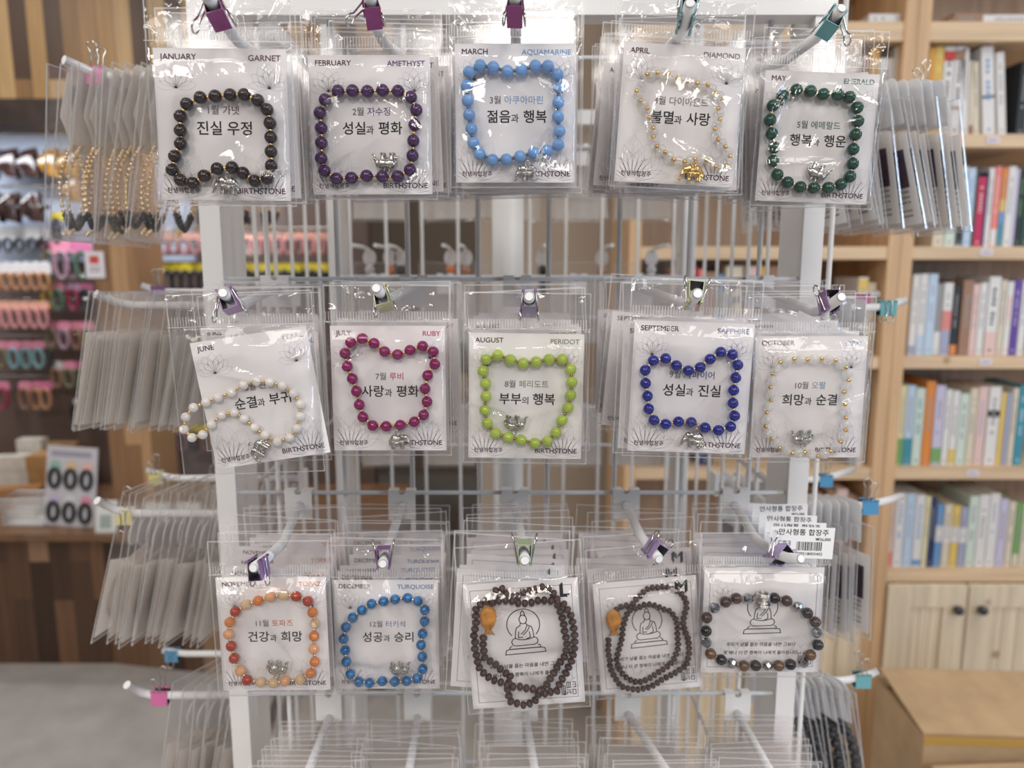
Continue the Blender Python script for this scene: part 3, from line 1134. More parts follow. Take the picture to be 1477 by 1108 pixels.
DATA = [
    ('JANUARY', 'GARNET', '1월', '가넷', '진실', '', '우정', (0.14, 0.06, 0.10), M_GARNET, .0038, GOLD, 'near-black',
     [(227, 80), (417, 82), (415, 282), (226, 280)],
     z1([(299, 473), (371, 466), (444, 460), (512, 459), (577, 486), (622, 531), (636, 597), (640, 665), (641, 734), (642, 803), (622, 864), (562, 876), (506, 838), (453, 811), (381, 817), (318, 852), (263, 887), (203, 872), (163, 823), (175, 757), (203, 696), (202, 632), (202, 563), (233, 504)]),
     z1([(430, 893)]) + [5, False, ANTIQUE], False, None),
    ('FEBRUARY', 'AMETHYST', '2월', '자수정', '성실', '과', '평화', (0.14, 0.07, 0.22), M_AMETH, .0041, GOLD, 'dark purple',
     [(448, 81), (623, 80), (621, 282), (448, 282)],
     z1([(965, 441), (1036, 440), (1108, 443), (1181, 438), (1256, 442), (1318, 471), (1344, 533), (1336, 605), (1330, 682), (1326, 754), (1314, 823), (1255, 855), (1180, 855), (1104, 852), (1031, 862), (958, 866), (900, 828), (884, 767), (885, 692), (884, 620), (878, 547), (903, 484)]),
     z1([(1200, 786)]) + [180, True, ANTIQUE], False, None),
    ('MARCH', 'AQUAMARINE', '3월', '아쿠아마린', '젊음', '과', '행복', (0.22, 0.38, 0.62), M_AQUA, .0040, mat('bronze_spacer', (0.30, 0.22, 0.14), 0.25, 1.0), 'sky blue',
     [(655, 66), (831, 66), (829, 263), (659, 263)],
     z2([(209, 318), (274, 327), (342, 346), (410, 339), (477, 320), (538, 321), (584, 362), (594, 426), (588, 496), (587, 566), (594, 635), (588, 702), (535, 731), (469, 740), (403, 758), (337, 773), (270, 775), (208, 746), (178, 693), (167, 624), (157, 556), (150, 487), (145, 416), (156, 350)]),
     z2([(440, 830)]) + [-4, False, ANTIQUE], False, None),
    ('APRIL', 'DIAMOND', '4월', '다이아몬드', '불멸', '과', '사랑', (0.20, 0.19, 0.21), M_CLEAR, .0034, GOLD, 'clear crystal',
     [(895, 66), (1068, 77), (1065, 266), (891, 258)],
     z2([(1020, 360), (1068, 352), (1121, 355), (1166, 381), (1213, 393), (1260, 403), (1312, 412), (1352, 451), (1384, 481), (1363, 526), (1372, 578), (1347, 625), (1362, 676), (1398, 711), (1421, 757), (1402, 802), (1348, 808), (1305, 776), (1248, 772), (1200, 783), (1146, 774), (1106, 738), (1066, 709), (1048, 662), (1048, 621), (1029, 571), (1020, 525), (985, 488), (968, 441)]),
     z2([(1240, 832)]) + [0, False, GOLD], True, None),
    ('MAY', 'EMERALD', '5월', '에메랄드', '행복', '과', '행운', (0.10, 0.20, 0.17), M_EMER, .0042, GOLDP, 'dark green',
     [(1101, 97), (1266, 103), (1253, 302), (1092, 296)],
     z3([(325, 379), (384, 384), (438, 397), (499, 399), (548, 409), (581, 453), (584, 510), (574, 567), (564, 628), (562, 689), (551, 743), (512, 776), (459, 790), (398, 791), (341, 787), (288, 767), (245, 735), (227, 677), (232, 621), (222, 562), (215, 505), (227, 444), (267, 403)]),
     z3([(410, 725)]) + [200, False, ANTIQUE], False, None),
    ('JUNE', 'PEARL', '6월', '진주', '순결', '과', '부귀', (0.30, 0.27, 0.28), M_PEARL, .0031, GOLD, 'white pearl',
     [(276, 498), (446, 473), (473, 651), (310, 677)],
     z5([(880, 621), (943, 624), (1002, 642), (1054, 677), (1086, 727), (1083, 785), (1069, 841), (1036, 884), (977, 906), (919, 874), (871, 838), (823, 795), (776, 766), (716, 778), (668, 823), (627, 871), (577, 885), (539, 846), (547, 788), (584, 744), (642, 718), (700, 697), (763, 673), (820, 637)]),
     z5([(890, 935)]) + [-60, False, ANTIQUE], False, -2.0),
    ('JULY', 'RUBY', '7월', '루비', '사랑', '과', '평화', (0.50, 0.06, 0.18), M_RUBY, .0038, GOLD, 'magenta red',
     [(480, 468), (645, 468), (641, 654), (478, 654)],
     z6([(169, 384), (232, 364), (294, 389), (350, 433), (419, 449), (485, 426), (552, 404), (609, 434), (617, 501), (579, 560), (565, 631), (576, 700), (558, 771), (508, 807), (433, 824), (358, 831), (286, 827), (234, 782), (215, 716), (200, 644), (178, 577), (151, 512), (139, 442)]),
     z6([(425, 905)]) + [-4, True, ANTIQUE], False, None),
    ('AUGUST', 'PERIDOT', '8월', '페리도트', '부부', '의', '행복', (0.22, 0.28, 0.20), M_PERI, .0039, mat('copper_spacer', (0.45, 0.26, 0.16), 0.25, 1.0), 'yellow-green',
     [(677, 479), (842, 481), (839, 666), (675, 663)],
     z6([(890, 474), (952, 452), (1019, 476), (1088, 495), (1157, 487), (1226, 474), (1297, 474), (1341, 527), (1347, 595), (1341, 664), (1327, 731), (1295, 798), (1264, 862), (1217, 911), (1150, 921), (1077, 904), (1009, 890), (941, 868), (896, 813), (884, 744), (889, 671), (888, 602), (874, 536)]),
     z6([(1040, 818)]) + [180, False, ANTIQUE], False, None),
    ('SEPTEMBER', 'SAPPHIRE', '9월', '사파이어', '성실', '과', '진실', (0.10, 0.10, 0.26), M_SAPP, .0036, GOLDP, 'royal blue',
     [(911, 462), (1080, 467), (1083, 658), (909, 652)],
     z7([(276, 437), (336, 427), (388, 461), (446, 486), (503, 470), (551, 430), (603, 396), (659, 407), (685, 458), (675, 520), (665, 581), (662, 643), (670, 705), (651, 757), (592, 775), (527, 762), (460, 736), (398, 733), (336, 745), (279, 726), (254, 671), (248, 609), (239, 547), (237, 484)]),
     z7([(476, 815)]) + [8, False, ANTIQUE], False, None),
    ('OCTOBER', 'OPAL', '10월', '오팔', '희망', '과', '순결', (0.26, 0.36, 0.50), M_OPAL, .0037, GOLD, 'milky white',
     [(1084, 485), (1249, 485), (1243, 662), (1088, 662)],
     z7([(891, 446), (957, 429), (1023, 431), (1090, 427), (1158, 436), (1209, 472), (1222, 533), (1200, 590), (1205, 650), (1209, 714), (1208, 775), (1184, 831), (1135, 876), (1073, 901), (1010, 880), (950, 884), (888, 860), (850, 816), (820, 757), (826, 689), (846, 630), (843, 566), (856, 503)]),
     z7([(1003, 813)]) + [180, True, ANTIQUE], True, None),
    ('NOVEMBER', 'TOPAZ', '11월', '토파즈', '건강', '과', '희망', (0.62, 0.20, 0.10), M_TOPO, .0037, GOLDP, 'orange and red',
     [(319, 828), (471, 828), (475, 1001), (314, 1004)],
     z8([(567, 588), (616, 573), (664, 557), (718, 550), (768, 555), (815, 575), (833, 619), (843, 663), (839, 714), (838, 765), (842, 817), (826, 862), (785, 888), (724, 893), (678, 901), (627, 898), (572, 890), (544, 853), (520, 803), (508, 754), (498, 706), (503, 658), (525, 616)]),
     z8([(688, 845)]) + [180, False, ANTIQUE], False, None),
    ('DECEMBER', 'TURQUOISE', '12월', '터키석', '성공', '과', '승리', (0.12, 0.22, 0.42), M_TURQ, .0037, GOLDP, 'turquoise blue',
     [(483, 831), (632, 831), (634, 1001), (482, 1001)],
     z8([(1069, 585), (1117, 575), (1163, 567), (1213, 562), (1255, 574), (1282, 609), (1281, 655), (1273, 704), (1267, 749), (1272, 796), (1274, 845), (1252, 882), (1209, 893), (1162, 896), (1112, 894), (1061, 901), (1018, 896), (984, 866), (968, 816), (964, 770), (957, 725), (967, 678), (994, 640), (1031, 610)]),
     z8([(1178, 848)]) + [175, False, ANTIQUE], False, None),
]
TOPSEQ = [M_TOPC, M_TOPO, M_TOPL, M_TOPC, M_TOPR, M_TOPR, M_TOPO, M_TOPC, M_TOPO, M_TOPL, M_TOPO, M_TOPO, M_TOPC, M_TOPL, M_TOPC, M_TOPC, M_TOPR, M_TOPL, M_TOPR, M_TOPR, M_TOPL, M_TOPO, M_TOPR]
for i, (mo, ge, a, b, c, d_, e_, gc, bm, br, smt, word, cor, beads, ch, btw, broll) in enumerate(DATA):
    card = birth_card(mo, ge, a, b, c, d_, e_)
    cm = [CARD, LOTUS, PLUM, GEMC(ge.lower(), gc), INK, GREYINK]
    (cpt, rot, flip, chm) = (ch[0], ch[1], ch[2], ch[3])
    art = 'an' if chm is ANTIQUE else 'a gold'
    front_package(mo, cor, card, cm, beads, bm, br, None, smt, (cpt[0], cpt[1], rot, flip, chm),
                  f'front bag with {word} bead bracelet on a card printed {mo} {ge}', 'front packages of the pegs', beadmats=TOPSEQ if mo == 'NOVEMBER' else None,
                  between=btw, seed=i + 1, bagroll=broll, bagw=0.096 if mo == 'JUNE' else None, bagdx=-0.0085 if mo == 'JUNE' else 0.0)

# ---- the two wooden strands
BMATS = [CARD, LOTUS, PLUM, PLUM, INK, GREYINK]


def mala(key, cor, ch, letter, bz, fish_px, fish_rot, loops, step, label, seed):
    plen = lambda q: sum((Vector(a) - Vector(b)).length for a, b in zip(q, q[1:]))
    step = (plen(loops[0]) + plen(loops[1] + loops[1][:1])) / 96
    br = step * (CW / (Vector(cor[1]) - Vector(cor[0])).length) * 0.60
    beads0 = resample(loops[0], step, False)
    F = front_package(key, cor, buddha_card(CW, ch, letter, bz), BMATS, beads0, M_WOODB, br, None, None, None, label, 'front packages of the pegs', cw=CW, ch=ch, depth=0.0085, seed=seed, flat=0.78)
    cord = F['cord']
    k = len(beads0)
    pos = [F['Mc'] @ place_local(F['MW'], px, py, -0.0048) for px, py in resample(loops[1], step, True)]
    for i, p in enumerate(pos):
        if k >= 99:
            break
        k += 1
        tg = pos[(i + 1) % len(pos)] - pos[i - 1]
        link('bead', ball_mesh('b', br, M_WOODB, 0.78), cord, T(p) @ Rot(math.degrees(math.atan2(tg.x, tg.z)), 'Y'))
    # fish shaped bead
    mb = MB()
    n = 26
    out = [(0, 10), (2.6, 8.9), (4.8, 6.4), (5.7, 3), (5.4, -.5), (4.0, -4), (2.2, -6.6), (1.5, -7.8), (3.4, -9.6), (4.4, -11), (0.2, -9.9), (-3.6, -11), (-2.6, -9.4), (-1.4, -7.8), (-2.3, -6.6), (-4.2, -4), (-5.5, -.5), (-5.7, 3), (-4.8, 6.4), (-2.6, 8.9)]
    lay = [(0.55, -3.4), (0.85, -2.7), (1.0, -0.8), (1.0, 0.8), (0.8, 2.6)]
    vs, fs = [], []
    for s_, y in lay:
        vs += [(x * .001 * s_, y * .001 * (0.45 if z < -7 else 1), z * .001 * (s_ * 0.4 + 0.6)) for x, z in out]
    m_ = len(out)
    for q in range(len(lay) - 1):
        fs += [(q * m_ + j, q * m_ + (j + 1) % m_, (q + 1) * m_ + (j + 1) % m_, (q + 1) * m_ + j) for j in range(m_)]
    fs.append(tuple(range(m_ - 1, -1, -1)))
    fs.append(tuple(range((len(lay) - 1) * m_, len(lay) * m_)))
    mb.add(vs, fs, 0, True)
    p = F['Mc'] @ place_local(F['MW'], fish_px[0], fish_px[1], -0.0045)
    o = mb.build('fish_bead', M_FISH, cord, T(p) @ Rot(fish_rot, 'Y'))
    o['label'] = 'honey-coloured wooden fish bead'
    return F


mala('L', [(670, 840), (833, 829), (844, 1018), (680, 1031)], 0.0912, 'L', 0.0145, zl([(213, 405)])[0], 4,
     [zl([(180, 530), (175, 560), (183, 625), (188, 668), (220, 690), (250, 705), (278, 728), (305, 755), (335, 775), (367, 785), (358, 830), (350, 875), (345, 905), (357, 935), (363, 970), (395, 985), (432, 988), (467, 1000), (500, 988), (540, 965), (560, 925), (590, 890), (615, 865), (635, 830), (650, 800), (672, 770), (690, 735), (705, 705), (735, 680), (750, 645), (757, 610), (760, 575), (757, 540), (745, 500), (740, 460), (735, 420), (725, 385), (715, 350), (697, 305), (692, 275), (683, 240), (655, 212), (625, 185), (592, 178), (555, 190), (520, 200), (487, 208), (455, 212), (425, 235), (402, 255), (370, 243), (340, 220), (313, 190), (268, 198), (262, 238), (240, 290)]),
      zl([(195, 275), (228, 275), (265, 275), (300, 273), (338, 270), (372, 270), (407, 290), (443, 290), (480, 290), (512, 287), (545, 275), (580, 265), (610, 272), (645, 272), (690, 280), (745, 300), (765, 340), (785, 370), (795, 405), (803, 440), (810, 480), (815, 530), (812, 580), (808, 630), (795, 665), (790, 700), (770, 735), (762, 765), (738, 795), (718, 830), (703, 865), (690, 900), (655, 900), (622, 925), (585, 905), (550, 890), (520, 885), (488, 885), (455, 870), (425, 870), (388, 870), (355, 862), (325, 850), (290, 835), (252, 825), (217, 805), (188, 785), (165, 755), (140, 725), (138, 685), (130, 650), (118, 615), (122, 575), (118, 540), (110, 500), (125, 455), (128, 415), (125, 365), (125, 335), (150, 310), (165, 285)])],
     8.2, 'front bag with dark wooden bead strand and fish bead on a card marked L', 31)
mala('M', [(860, 838), (1007, 826), (1010, 995), (862, 1010)], 0.0905, 'M', 0.0125, zm([(203, 490)])[0], 3,
     [zm([(165, 620), (165, 665), (160, 710), (175, 760), (175, 810), (190, 855), (215, 900), (245, 945), (280, 970), (325, 975), (370, 985), (415, 975), (460, 965), (505, 945), (545, 915), (590, 890), (635, 870), (680, 840), (730, 810), (740, 770), (750, 720), (750, 670), (742, 610), (722, 560), (708, 500), (715, 440), (732, 390), (730, 345), (710, 300), (680, 270), (640, 255), (600, 240), (565, 232), (530, 240), (490, 240), (455, 245), (420, 270), (395, 300), (365, 325), (345, 350), (335, 385), (300, 368), (258, 380), (225, 398)]),
      zm([(355, 390), (385, 385), (420, 365), (460, 362), (500, 370), (540, 385), (570, 400), (610, 410), (640, 445), (660, 480), (668, 530), (665, 590), (672, 640), (668, 690), (650, 740), (630, 780), (600, 810), (560, 835), (520, 860), (480, 890), (430, 915), (380, 930), (330, 915), (290, 890), (255, 855), (235, 810), (225, 760), (235, 710), (250, 660), (265, 600), (268, 545), (280, 490), (295, 445), (310, 410)])],
     7.6, 'front bag with dark wooden bead strand and fish bead on a card marked M', 32)

# ---- the stone bracelet with the price label
seq = [M_BROWN, M_BROWN, M_HEMA, None, M_ONYX, M_BROWN, M_HEMA, M_ONYX, M_BROWN, M_HEMA, M_ONYX, M_TIGER, M_HEMA, M_ONYX, M_TIGER, M_HEMA, M_ONYX, M_TIGER, M_HEMA, M_ONYX, M_TIGER, M_HEMA, M_ONYX, M_BROWN, M_HEMA]
EB = ze([(177, 612), (245, 590), (318, 590), (405, 594), (478, 588), (553, 605), (622, 642), (680, 680), (728, 735), (738, 800), (745, 875), (700, 938), (655, 985), (576, 996), (503, 1003), (436, 1003), (362, 1003), (290, 1005), (217, 988), (150, 968), (85, 930), (60, 860), (58, 790), (62, 708), (110, 648)])
F = front_package('BUDDHA', [(1014, 815), (1187, 815), (1182, 975), (1013, 976)], buddha_card(0.088, 0.0825, None, 0.011), BMATS, EB, M_ONYX, .0041, None, None, None,
                  'front bag with black, brown and steel bead bracelet under a barcode label', 'front packages of the pegs', cw=0.088, ch=0.0825, beadmats=[m or M_HEMA for m in seq], seed=33)
kids = F['blist']
for q, o in enumerate(kids):
    if seq[q] is M_HEMA:
        o.data = ball_mesh('facet', .0039, M_HEMA)
o = kids[3]
mb = MB()
for k in range(9):
    z = -0.0046 + k * 0.00115
    rr_ = 0.0036 + 0.0006 * math.cos(k / 8 * math.pi * 2) + (0.0005 if k in (1, 7) else 0)
    mb.tube([(math.cos(R(a)) * rr_, math.sin(R(a)) * rr_, z) for a in range(0, 360, 24)], 0.0008, 8, closed=True)
for k in range(10):
    a = k * 36
    mb.ball((math.cos(R(a)) * 0.0044, math.sin(R(a)) * 0.0044, 0.0012 * (1 if k % 2 else -1)), 0.0009, 8, 6)
o.data = mb.mesh('barrel_bead', SILVER)
o.name = 'barrel_bead'
o.matrix_local = T(F['cordp'][3] + Vector((0, -0.001, 0)))
o['label'] = 'engraved silver barrel bead'
LABELP = mat('white_sticker', (0.84, 0.84, 0.86), 0.45)


def price_label():
    mb = MB()
    w2, h2 = 0.0235, 0.0118
    mb.box((-w2, 0, -h2), (w2, 0.0002, h2), 0)
    y = -0.0001
    mb.text('만사형통 합장주', 0.0052, 0.001, 0.0076, y, 1, 'CENTER', 0.00007, sx=1.05)
    mb.text('₩26,000', 0.0030, w2 - 0.0025, 0.0028, y, 1, 'RIGHT', 0.00005)
    rr_ = random.Random(3)
    x = -0.0035
    while x < 0.0145:
        b = rr_.choice([0.0003, 0.0003, 0.0006, 0.0008])
        mb.box((x, y, -0.0058), (x + b, y + 0.00005, 0.0008), 1)
        x += b + rr_.choice([0.0003, 0.0004, 0.0006])
    mb.text('8809518003402', 0.0029, 0.0055, -0.0083, y, 1, 'CENTER', 0.00004, sx=1.1)
    seal(mb, -0.0165, -0.0068, 0.0013, y, 1)
    return mb.mesh('price_label', [LABELP, INK])


PL = price_label()
p = place_local(F['M'], 1156, 783, -0.0038)
link('price_label', PL, F['root'], T(p) @ Rot(2, 'Y'))

# ------------------------------------------------------------------ pegs with their clips and stacks
GR = 'pegs on the front of the rack'
ROW = {'a': 97, 'b': 414, 'c': 727}


def set_peg(key, pts, who, n, clabel, cinfo, slabel, sgroup, basexy, plate_py=None, jit=1.0):
    Yh = FRONT[key]['hole'].y
    pts = [(a, b, Yh + c) if c < 0.2 else (a, b, c) for a, b, c in pts]
    pl = None
    if plate_py:
        q = P(pts[-1][0], plate_py, S)
        pl = q.z
    peg(pts, 'white peg through the header holes of the ' + who, GR, pl)
    if cinfo:
        t, roll, colr, pa, pb, pit = cinfo
        a, b = P(*pts[0]), P(*pts[1])
        c = a.lerp(b, t)
        d = (a - b)
        o = clip(0, 0, 1, d, roll, colr, pa, pb, clabel, 'binder clips on the front pegs', pitch=pit)
        Mo = o.matrix_world.copy()
        Mo.translation = c
        o.matrix_world = Mo
    if n:
        stack(key, n, (basexy[0], basexy[1], S), slabel, sgroup, jit)


def mon(key, pts, n, colname, cinfo, plate_py, jit=1.0):
    ge = [d for d in DATA if d[0] == key][0][1]
    set_peg(key, pts, f'{key} {ge} packages', n, f'{colname} binder clip on the peg of the {key} package', cinfo,
            f'clear bag with a {key} card in the stack behind the front {key} bag', f'{key.title()} {ge.lower()} packages behind the front one', (pts[-1][0], pts[-1][1]), plate_py, jit)


mon('JANUARY', [(300, -6, -0.034), (318, 24, -0.012), (342, 58, 0.025), (398, 97, S)], 9, 'dark magenta', (0.55, -18, 'magenta', 35, 12, -14), 84)
mon('FEBRUARY', [(533, -16, -0.034), (537, 26, -0.012), (552, 60, 0.025), (598, 97, S)], 10, 'dark magenta', (0.68, -10, 'magenta', 40, 4, -14), 84)
mon('MARCH', [(742, -16, -0.034), (744, 24, -0.012), (744, 60, 0.025), (745, 97, S)], 12, 'dark magenta', (0.66, 2, 'magenta', 8, 8, -16), 84)
mon('APRIL', [(995, 6, -0.034), (985, 45, -0.012), (966, 68, 0.025), (922, 97, S)], 11, 'pale teal', (0.55, 190, 'teal', 6, 6, 6), 84, 1.3)
mon('MAY', [(1213, 13, -0.034), (1186, 48, -0.012), (1128, 90, 0.025), (1095, 97, S)], 9, 'teal', (0.45, 30, 'teal', 12, 40, 0), 84, 1.5)
mon('JUNE', [(322, 423, -0.026), (345, 441, 0.008), (397, 416, S)], 8, 'purple', (0.30, -20, 'purple', 30, 10, 0), 397, 1.4)
mon('JULY', [(543, 416, -0.026), (557, 433, 0.008), (597, 414, S)], 7, 'olive', (0.55, -14, 'olive', 10, 12, -8), 397)
mon('AUGUST', [(763, 428, -0.026), (764, 438, 0.008), (746, 414, S)], 6, 'grey-violet', (0.45, 0, 'violet', 6, 6, -22), 397)
mon('SEPTEMBER', [(1006, 424, -0.026), (994, 441, 0.008), (921, 414, S)], 9, 'lime', (0.4, 186, 'lime', 14, 8, 10), 397, 1.3)
mon('OCTOBER', [(1213, 429, -0.026), (1180, 452, 0.008), (1095, 414, S)], 6, 'purple', (0.5, 178, 'purple', 10, 12, 0), 397, 1.2)
mon('NOVEMBER', [(366, 819, -0.026), (384, 806, -0.006), (408, 784, 0.035), (431, 728, S)], 7, 'purple', (0.35, -6, 'purple', 4, 4, 0), 707, 1.2)
mon('DECEMBER', [(552, 813, -0.026), (557, 798, 0.008), (580, 728, S)], 7, 'mauve', (0.3, 180, 'purple', 10, 10, 0), 707)
set_peg('L', [(757, 808, -0.026), (754, 788, 0.008), (743, 727, S)], 'wooden strands marked L', 7, 'pale green binder clip on the peg of the strand marked L', (0.3, 181, 'green', 12, 12, 0),
        'clear bag with a wooden bead strand behind the front one marked L', 'wooden strands behind the front one marked L', (743, 727), 706, 1.4)
set_peg('M', [(950, 806, -0.026), (925, 775, 0.008), (903, 728, S)], 'wooden strands marked M', 5, 'lavender binder clip on the peg of the strand marked M', (0.3, 215, 'lavender', 8, 8, 0),
        'clear bag with a wooden bead strand behind the front one marked M', 'wooden strands behind the front one marked M', (903, 727), 706, 1.6)
set_peg('BUDDHA', [(1154, 806, -0.034), (1128, 804, -0.016), (1090, 778, 0.03), (1061, 728, S)], 'bracelets under barcode labels', 4, 'lavender binder clip on the bent peg beside the barcode label', (1.3, 235, 'lavender', 6, 30, 0),
        'clear bag behind the front one of the black and brown bead bracelet', 'bracelets behind the front one with the barcode label', (1061, 727), 706, 1.2)
q = [o for o in bpy.data.objects if o.get('group') == 'bracelets behind the front one with the barcode label']
for o in q:
    link('price_label', PL, o, T(0.0255, -0.0014, -0.0025) @ Rot(1, 'Y'))

# ---- the bottom row: only the tops of its bags reach into the picture


def plain_stack(pts, n, label, group, cw=CW):
    a, b = P(*pts[0]), P(*pts[-1])
    b.y = S - 0.012
    b.z -= 0.004
    cmesh = card_mb(cw, 0.0866).mesh('card', [CARDW])
    bmesh_ = bag_mb(cw + 0.0075, 0.010, -HOLE + 0.002, -0.0628, -0.1096, 0.006, 3, False).mesh('bag', [FILM_REAR, RIM])
    lmesh = plain_loop(0.0034, M_BROWN, None).mesh('bracelet', M_BROWN)
    proto = None
    for i in range(n):
        h = b.lerp(a, (i + 0.3) / n)
        M = T(h + Vector((rnd.gauss(0, .003), 0, rnd.gauss(0, .0012)))) @ Rot(rnd.gauss(0, 2), 'Y') @ Rot(rnd.gauss(0, 1.5), 'X')
        if proto is None:
            proto = empty('bracelet_package', M, label, 'bracelet package', group)
            link('card', cmesh, proto, T(0, 0, -0.0628))
            link('bag', bmesh_, proto)
            link('bracelet', lmesh, proto, T(0, 0, -0.0628))
        else:
            copy_tree(proto, M)


for pts, who in (([(440, 1125, .53), (475, 1035, S)], 'below the NOVEMBER package'), ([(588, 1125, .53), (602, 1035, S)], 'below the DECEMBER package'),
                 ([(774, 1125, .53), (757, 1030, S)], 'below the strand marked L'), ([(970, 1125, .53), (905, 1030, S)], 'below the strand marked M'), ([(1118, 1125, .53), (1063, 1028, S)], 'below the black and brown bead bracelet')):
    q = P(pts[-1][0], 1000, S)
    peg(pts, 'white peg of the bottom row ' + who, GR, q.z)
    plain_stack(pts, 10, 'clear bag header in the bottom row ' + who, 'bottom row bags ' + who)
# ------------------------------------------------------------------ packages on the pegs at the rack's two sides
PURPLEPIC = mat('dark_purple_photo_print', (0.050, 0.028, 0.050), 0.4, var=0.4, vscale=90)
HEMB = gem('dark_hematite_bead', (0.035, 0.04, 0.05), 0.1)
TABW = mat('white_plastic_tab', (0.86, 0.85, 0.85), 0.4)
thin_paper(TABW, (0.88, 0.87, 0.87), 0.4)
GOLDB = mat('gold_bead', (0.86, 0.68, 0.44), 0.22, 1.0)
mm = 0.001


def side_bag(wd, z1, z0, dep=0.004):
    """an open-topped flat clear bag; returns its mesh"""
    mb = MB()
    nx, nz = 8, 12
    vs = []
    for j in range(nz + 1):
        z = z0 + (z1 - z0) * j / nz
        for i in range(nx + 1):
            u = -1 + 2 * i / nx
            v = j / nz
            e = min(1, (1 - abs(u)) / 0.3) * min(1, v / 0.15) * min(1, (1 - v) / 0.3)
            vs.append((u * wd / 2, -0.0004 - dep * e + 0.001 * e * noise.noise((u * 4, v * 5, wd * 100)), z))
    fs = [(j * (nx + 1) + i, j * (nx + 1) + i + 1, (j + 1) * (nx + 1) + i + 1, (j + 1) * (nx + 1) + i) for j in range(nz) for i in range(nx)]
    mb.add(vs, fs, 0, True)
    mb.add([(x, -y * 0.5 + 0.0004, z) for x, y, z in vs], [tuple(reversed(f_)) for f_ in fs], 0, True)
    e = 0.0004
    for (xa, za, xb, zb_) in ((-wd / 2, z0, -wd / 2 + 2 * e, z1), (wd / 2 - 2 * e, z0, wd / 2, z1), (-wd / 2, z0, wd / 2, z0 + 2 * e), (-wd / 2, z1 - 2 * e, wd / 2, z1)):
        mb.box((xa, -0.0005, za), (xb, 0.0005, zb_), 1)
    return mb.mesh('bag', [FILM_REAR, RIMS])


def side_card(outline, th=0.0005):
    return MB().prism(outline, 0.0, th)


def round_top(hw, z1, z0, r):
    pts = []
    for a in range(0, 91, 15):
        pts.append((hw - r + r * math.cos(R(a)), z1 - r + r * math.sin(R(a))))
    for a in range(90, 181, 15):
        pts.append((-hw + r + r * math.cos(R(a)), z1 - r + r * math.sin(R(a))))
    return [(-hw, z0), (hw, z0)] + pts


def proto_gold(M, label, group):
    o = empty('bracelet_package', M, label, 'bracelet package', group)
    half = [(8, 7), (11, 3), (12, -4), (14, -16), (17.5, -34), (18, -40), (13, -48), (8, -58), (6, -66), (3, -70)]
    out = [(x * mm, z * mm) for x, z in half] + [(-x * mm, z * mm) for x, z in reversed(half)]
    mb = side_card(out)
    mb.box((-0.006, -0.0002, -0.035), (0.008, 0.0, -0.010), 1)
    for k in range(4):
        mb.box((-0.004 + 0.003 * k, -0.0003, -0.032), (-0.003 + 0.003 * k, -0.0002, -0.014), 2)
    link('hang_card', mb.mesh('hang_card', [CARDW, LABELP, GREYINK]), o)
    mb = MB()
    n = 46
    for i in range(n):
        a = 2 * math.pi * i / n
        x, z = 0.013 * math.sin(a), -0.100 + 0.038 * math.cos(a)
        dark = math.cos(a) < -0.62
        y = -0.0022 + 0.0015 * math.sin(a * 3)
        mb.ball((x, y, z), 0.0024 if dark else 0.0019, 8, 6, 1 if dark else 0)
    for i in range(6):
        mb.ball((0.004 + 0.001 * i, -0.002, -0.139 - 0.001 * i), 0.0016, 8, 6, 0)
    link('bracelet', mb.mesh('bracelet', [GOLDB, HEMB]), o)
    link('bag', side_bag(0.066, 0.002, -0.150), o)
    return o


def proto_white(M, label, group):
    o = empty('bracelet_package', M, label, 'bracelet package', group)
    mb = side_card([(-.036, -.112), (.036, -.112), (.036, -.026), (-.036, -.026)])
    link('card', mb.mesh('card', [CARDW]), o)
    mb = MB()
    for i in range(26):
        a = 2 * math.pi * i / 26
        mb.ball((0.026 * math.cos(a), -0.0024, -0.072 + 0.028 * math.sin(a)), 0.0021, 8, 6, i % 2)
    link('bracelet', mb.mesh('bracelet', [GOLDB, M_BROWN]), o)
    link('bag', side_bag(0.078, 0.012, -0.117, 0.005), o)
    return o


def proto_oval(M, label, group):
    o = empty('bracelet_package', M, label, 'bracelet package', group)
    mb = side_card([(0.0105 * math.cos(R(a)), -0.020 + 0.0155 * math.sin(R(a))) for a in range(0, 360, 15)], 0.0012)
    link('oval_tab', mb.mesh('oval_tab', [TABW]), o)
    mb = side_card([(-.032, -.122), (.032, -.122), (.032, -.040), (.012, -.046), (0, -.049), (-.012, -.046), (-.032, -.040)])
    link('card', mb.mesh('card', [CARDW]), o)
    mb = MB()
    for i in range(26):
        a = 2 * math.pi * i / 26
        mb.ball((0.022 * math.cos(a), -0.0024, -0.084 + 0.026 * math.sin(a)), 0.0022, 8, 6, 0)
    link('bracelet', mb.mesh('bracelet', [mat('dusty_rose_bead', (0.32, 0.18, 0.17), 0.3)]), o)
    link('bag', side_bag(0.070, 0.030, -0.127, 0.004), o)
    return o


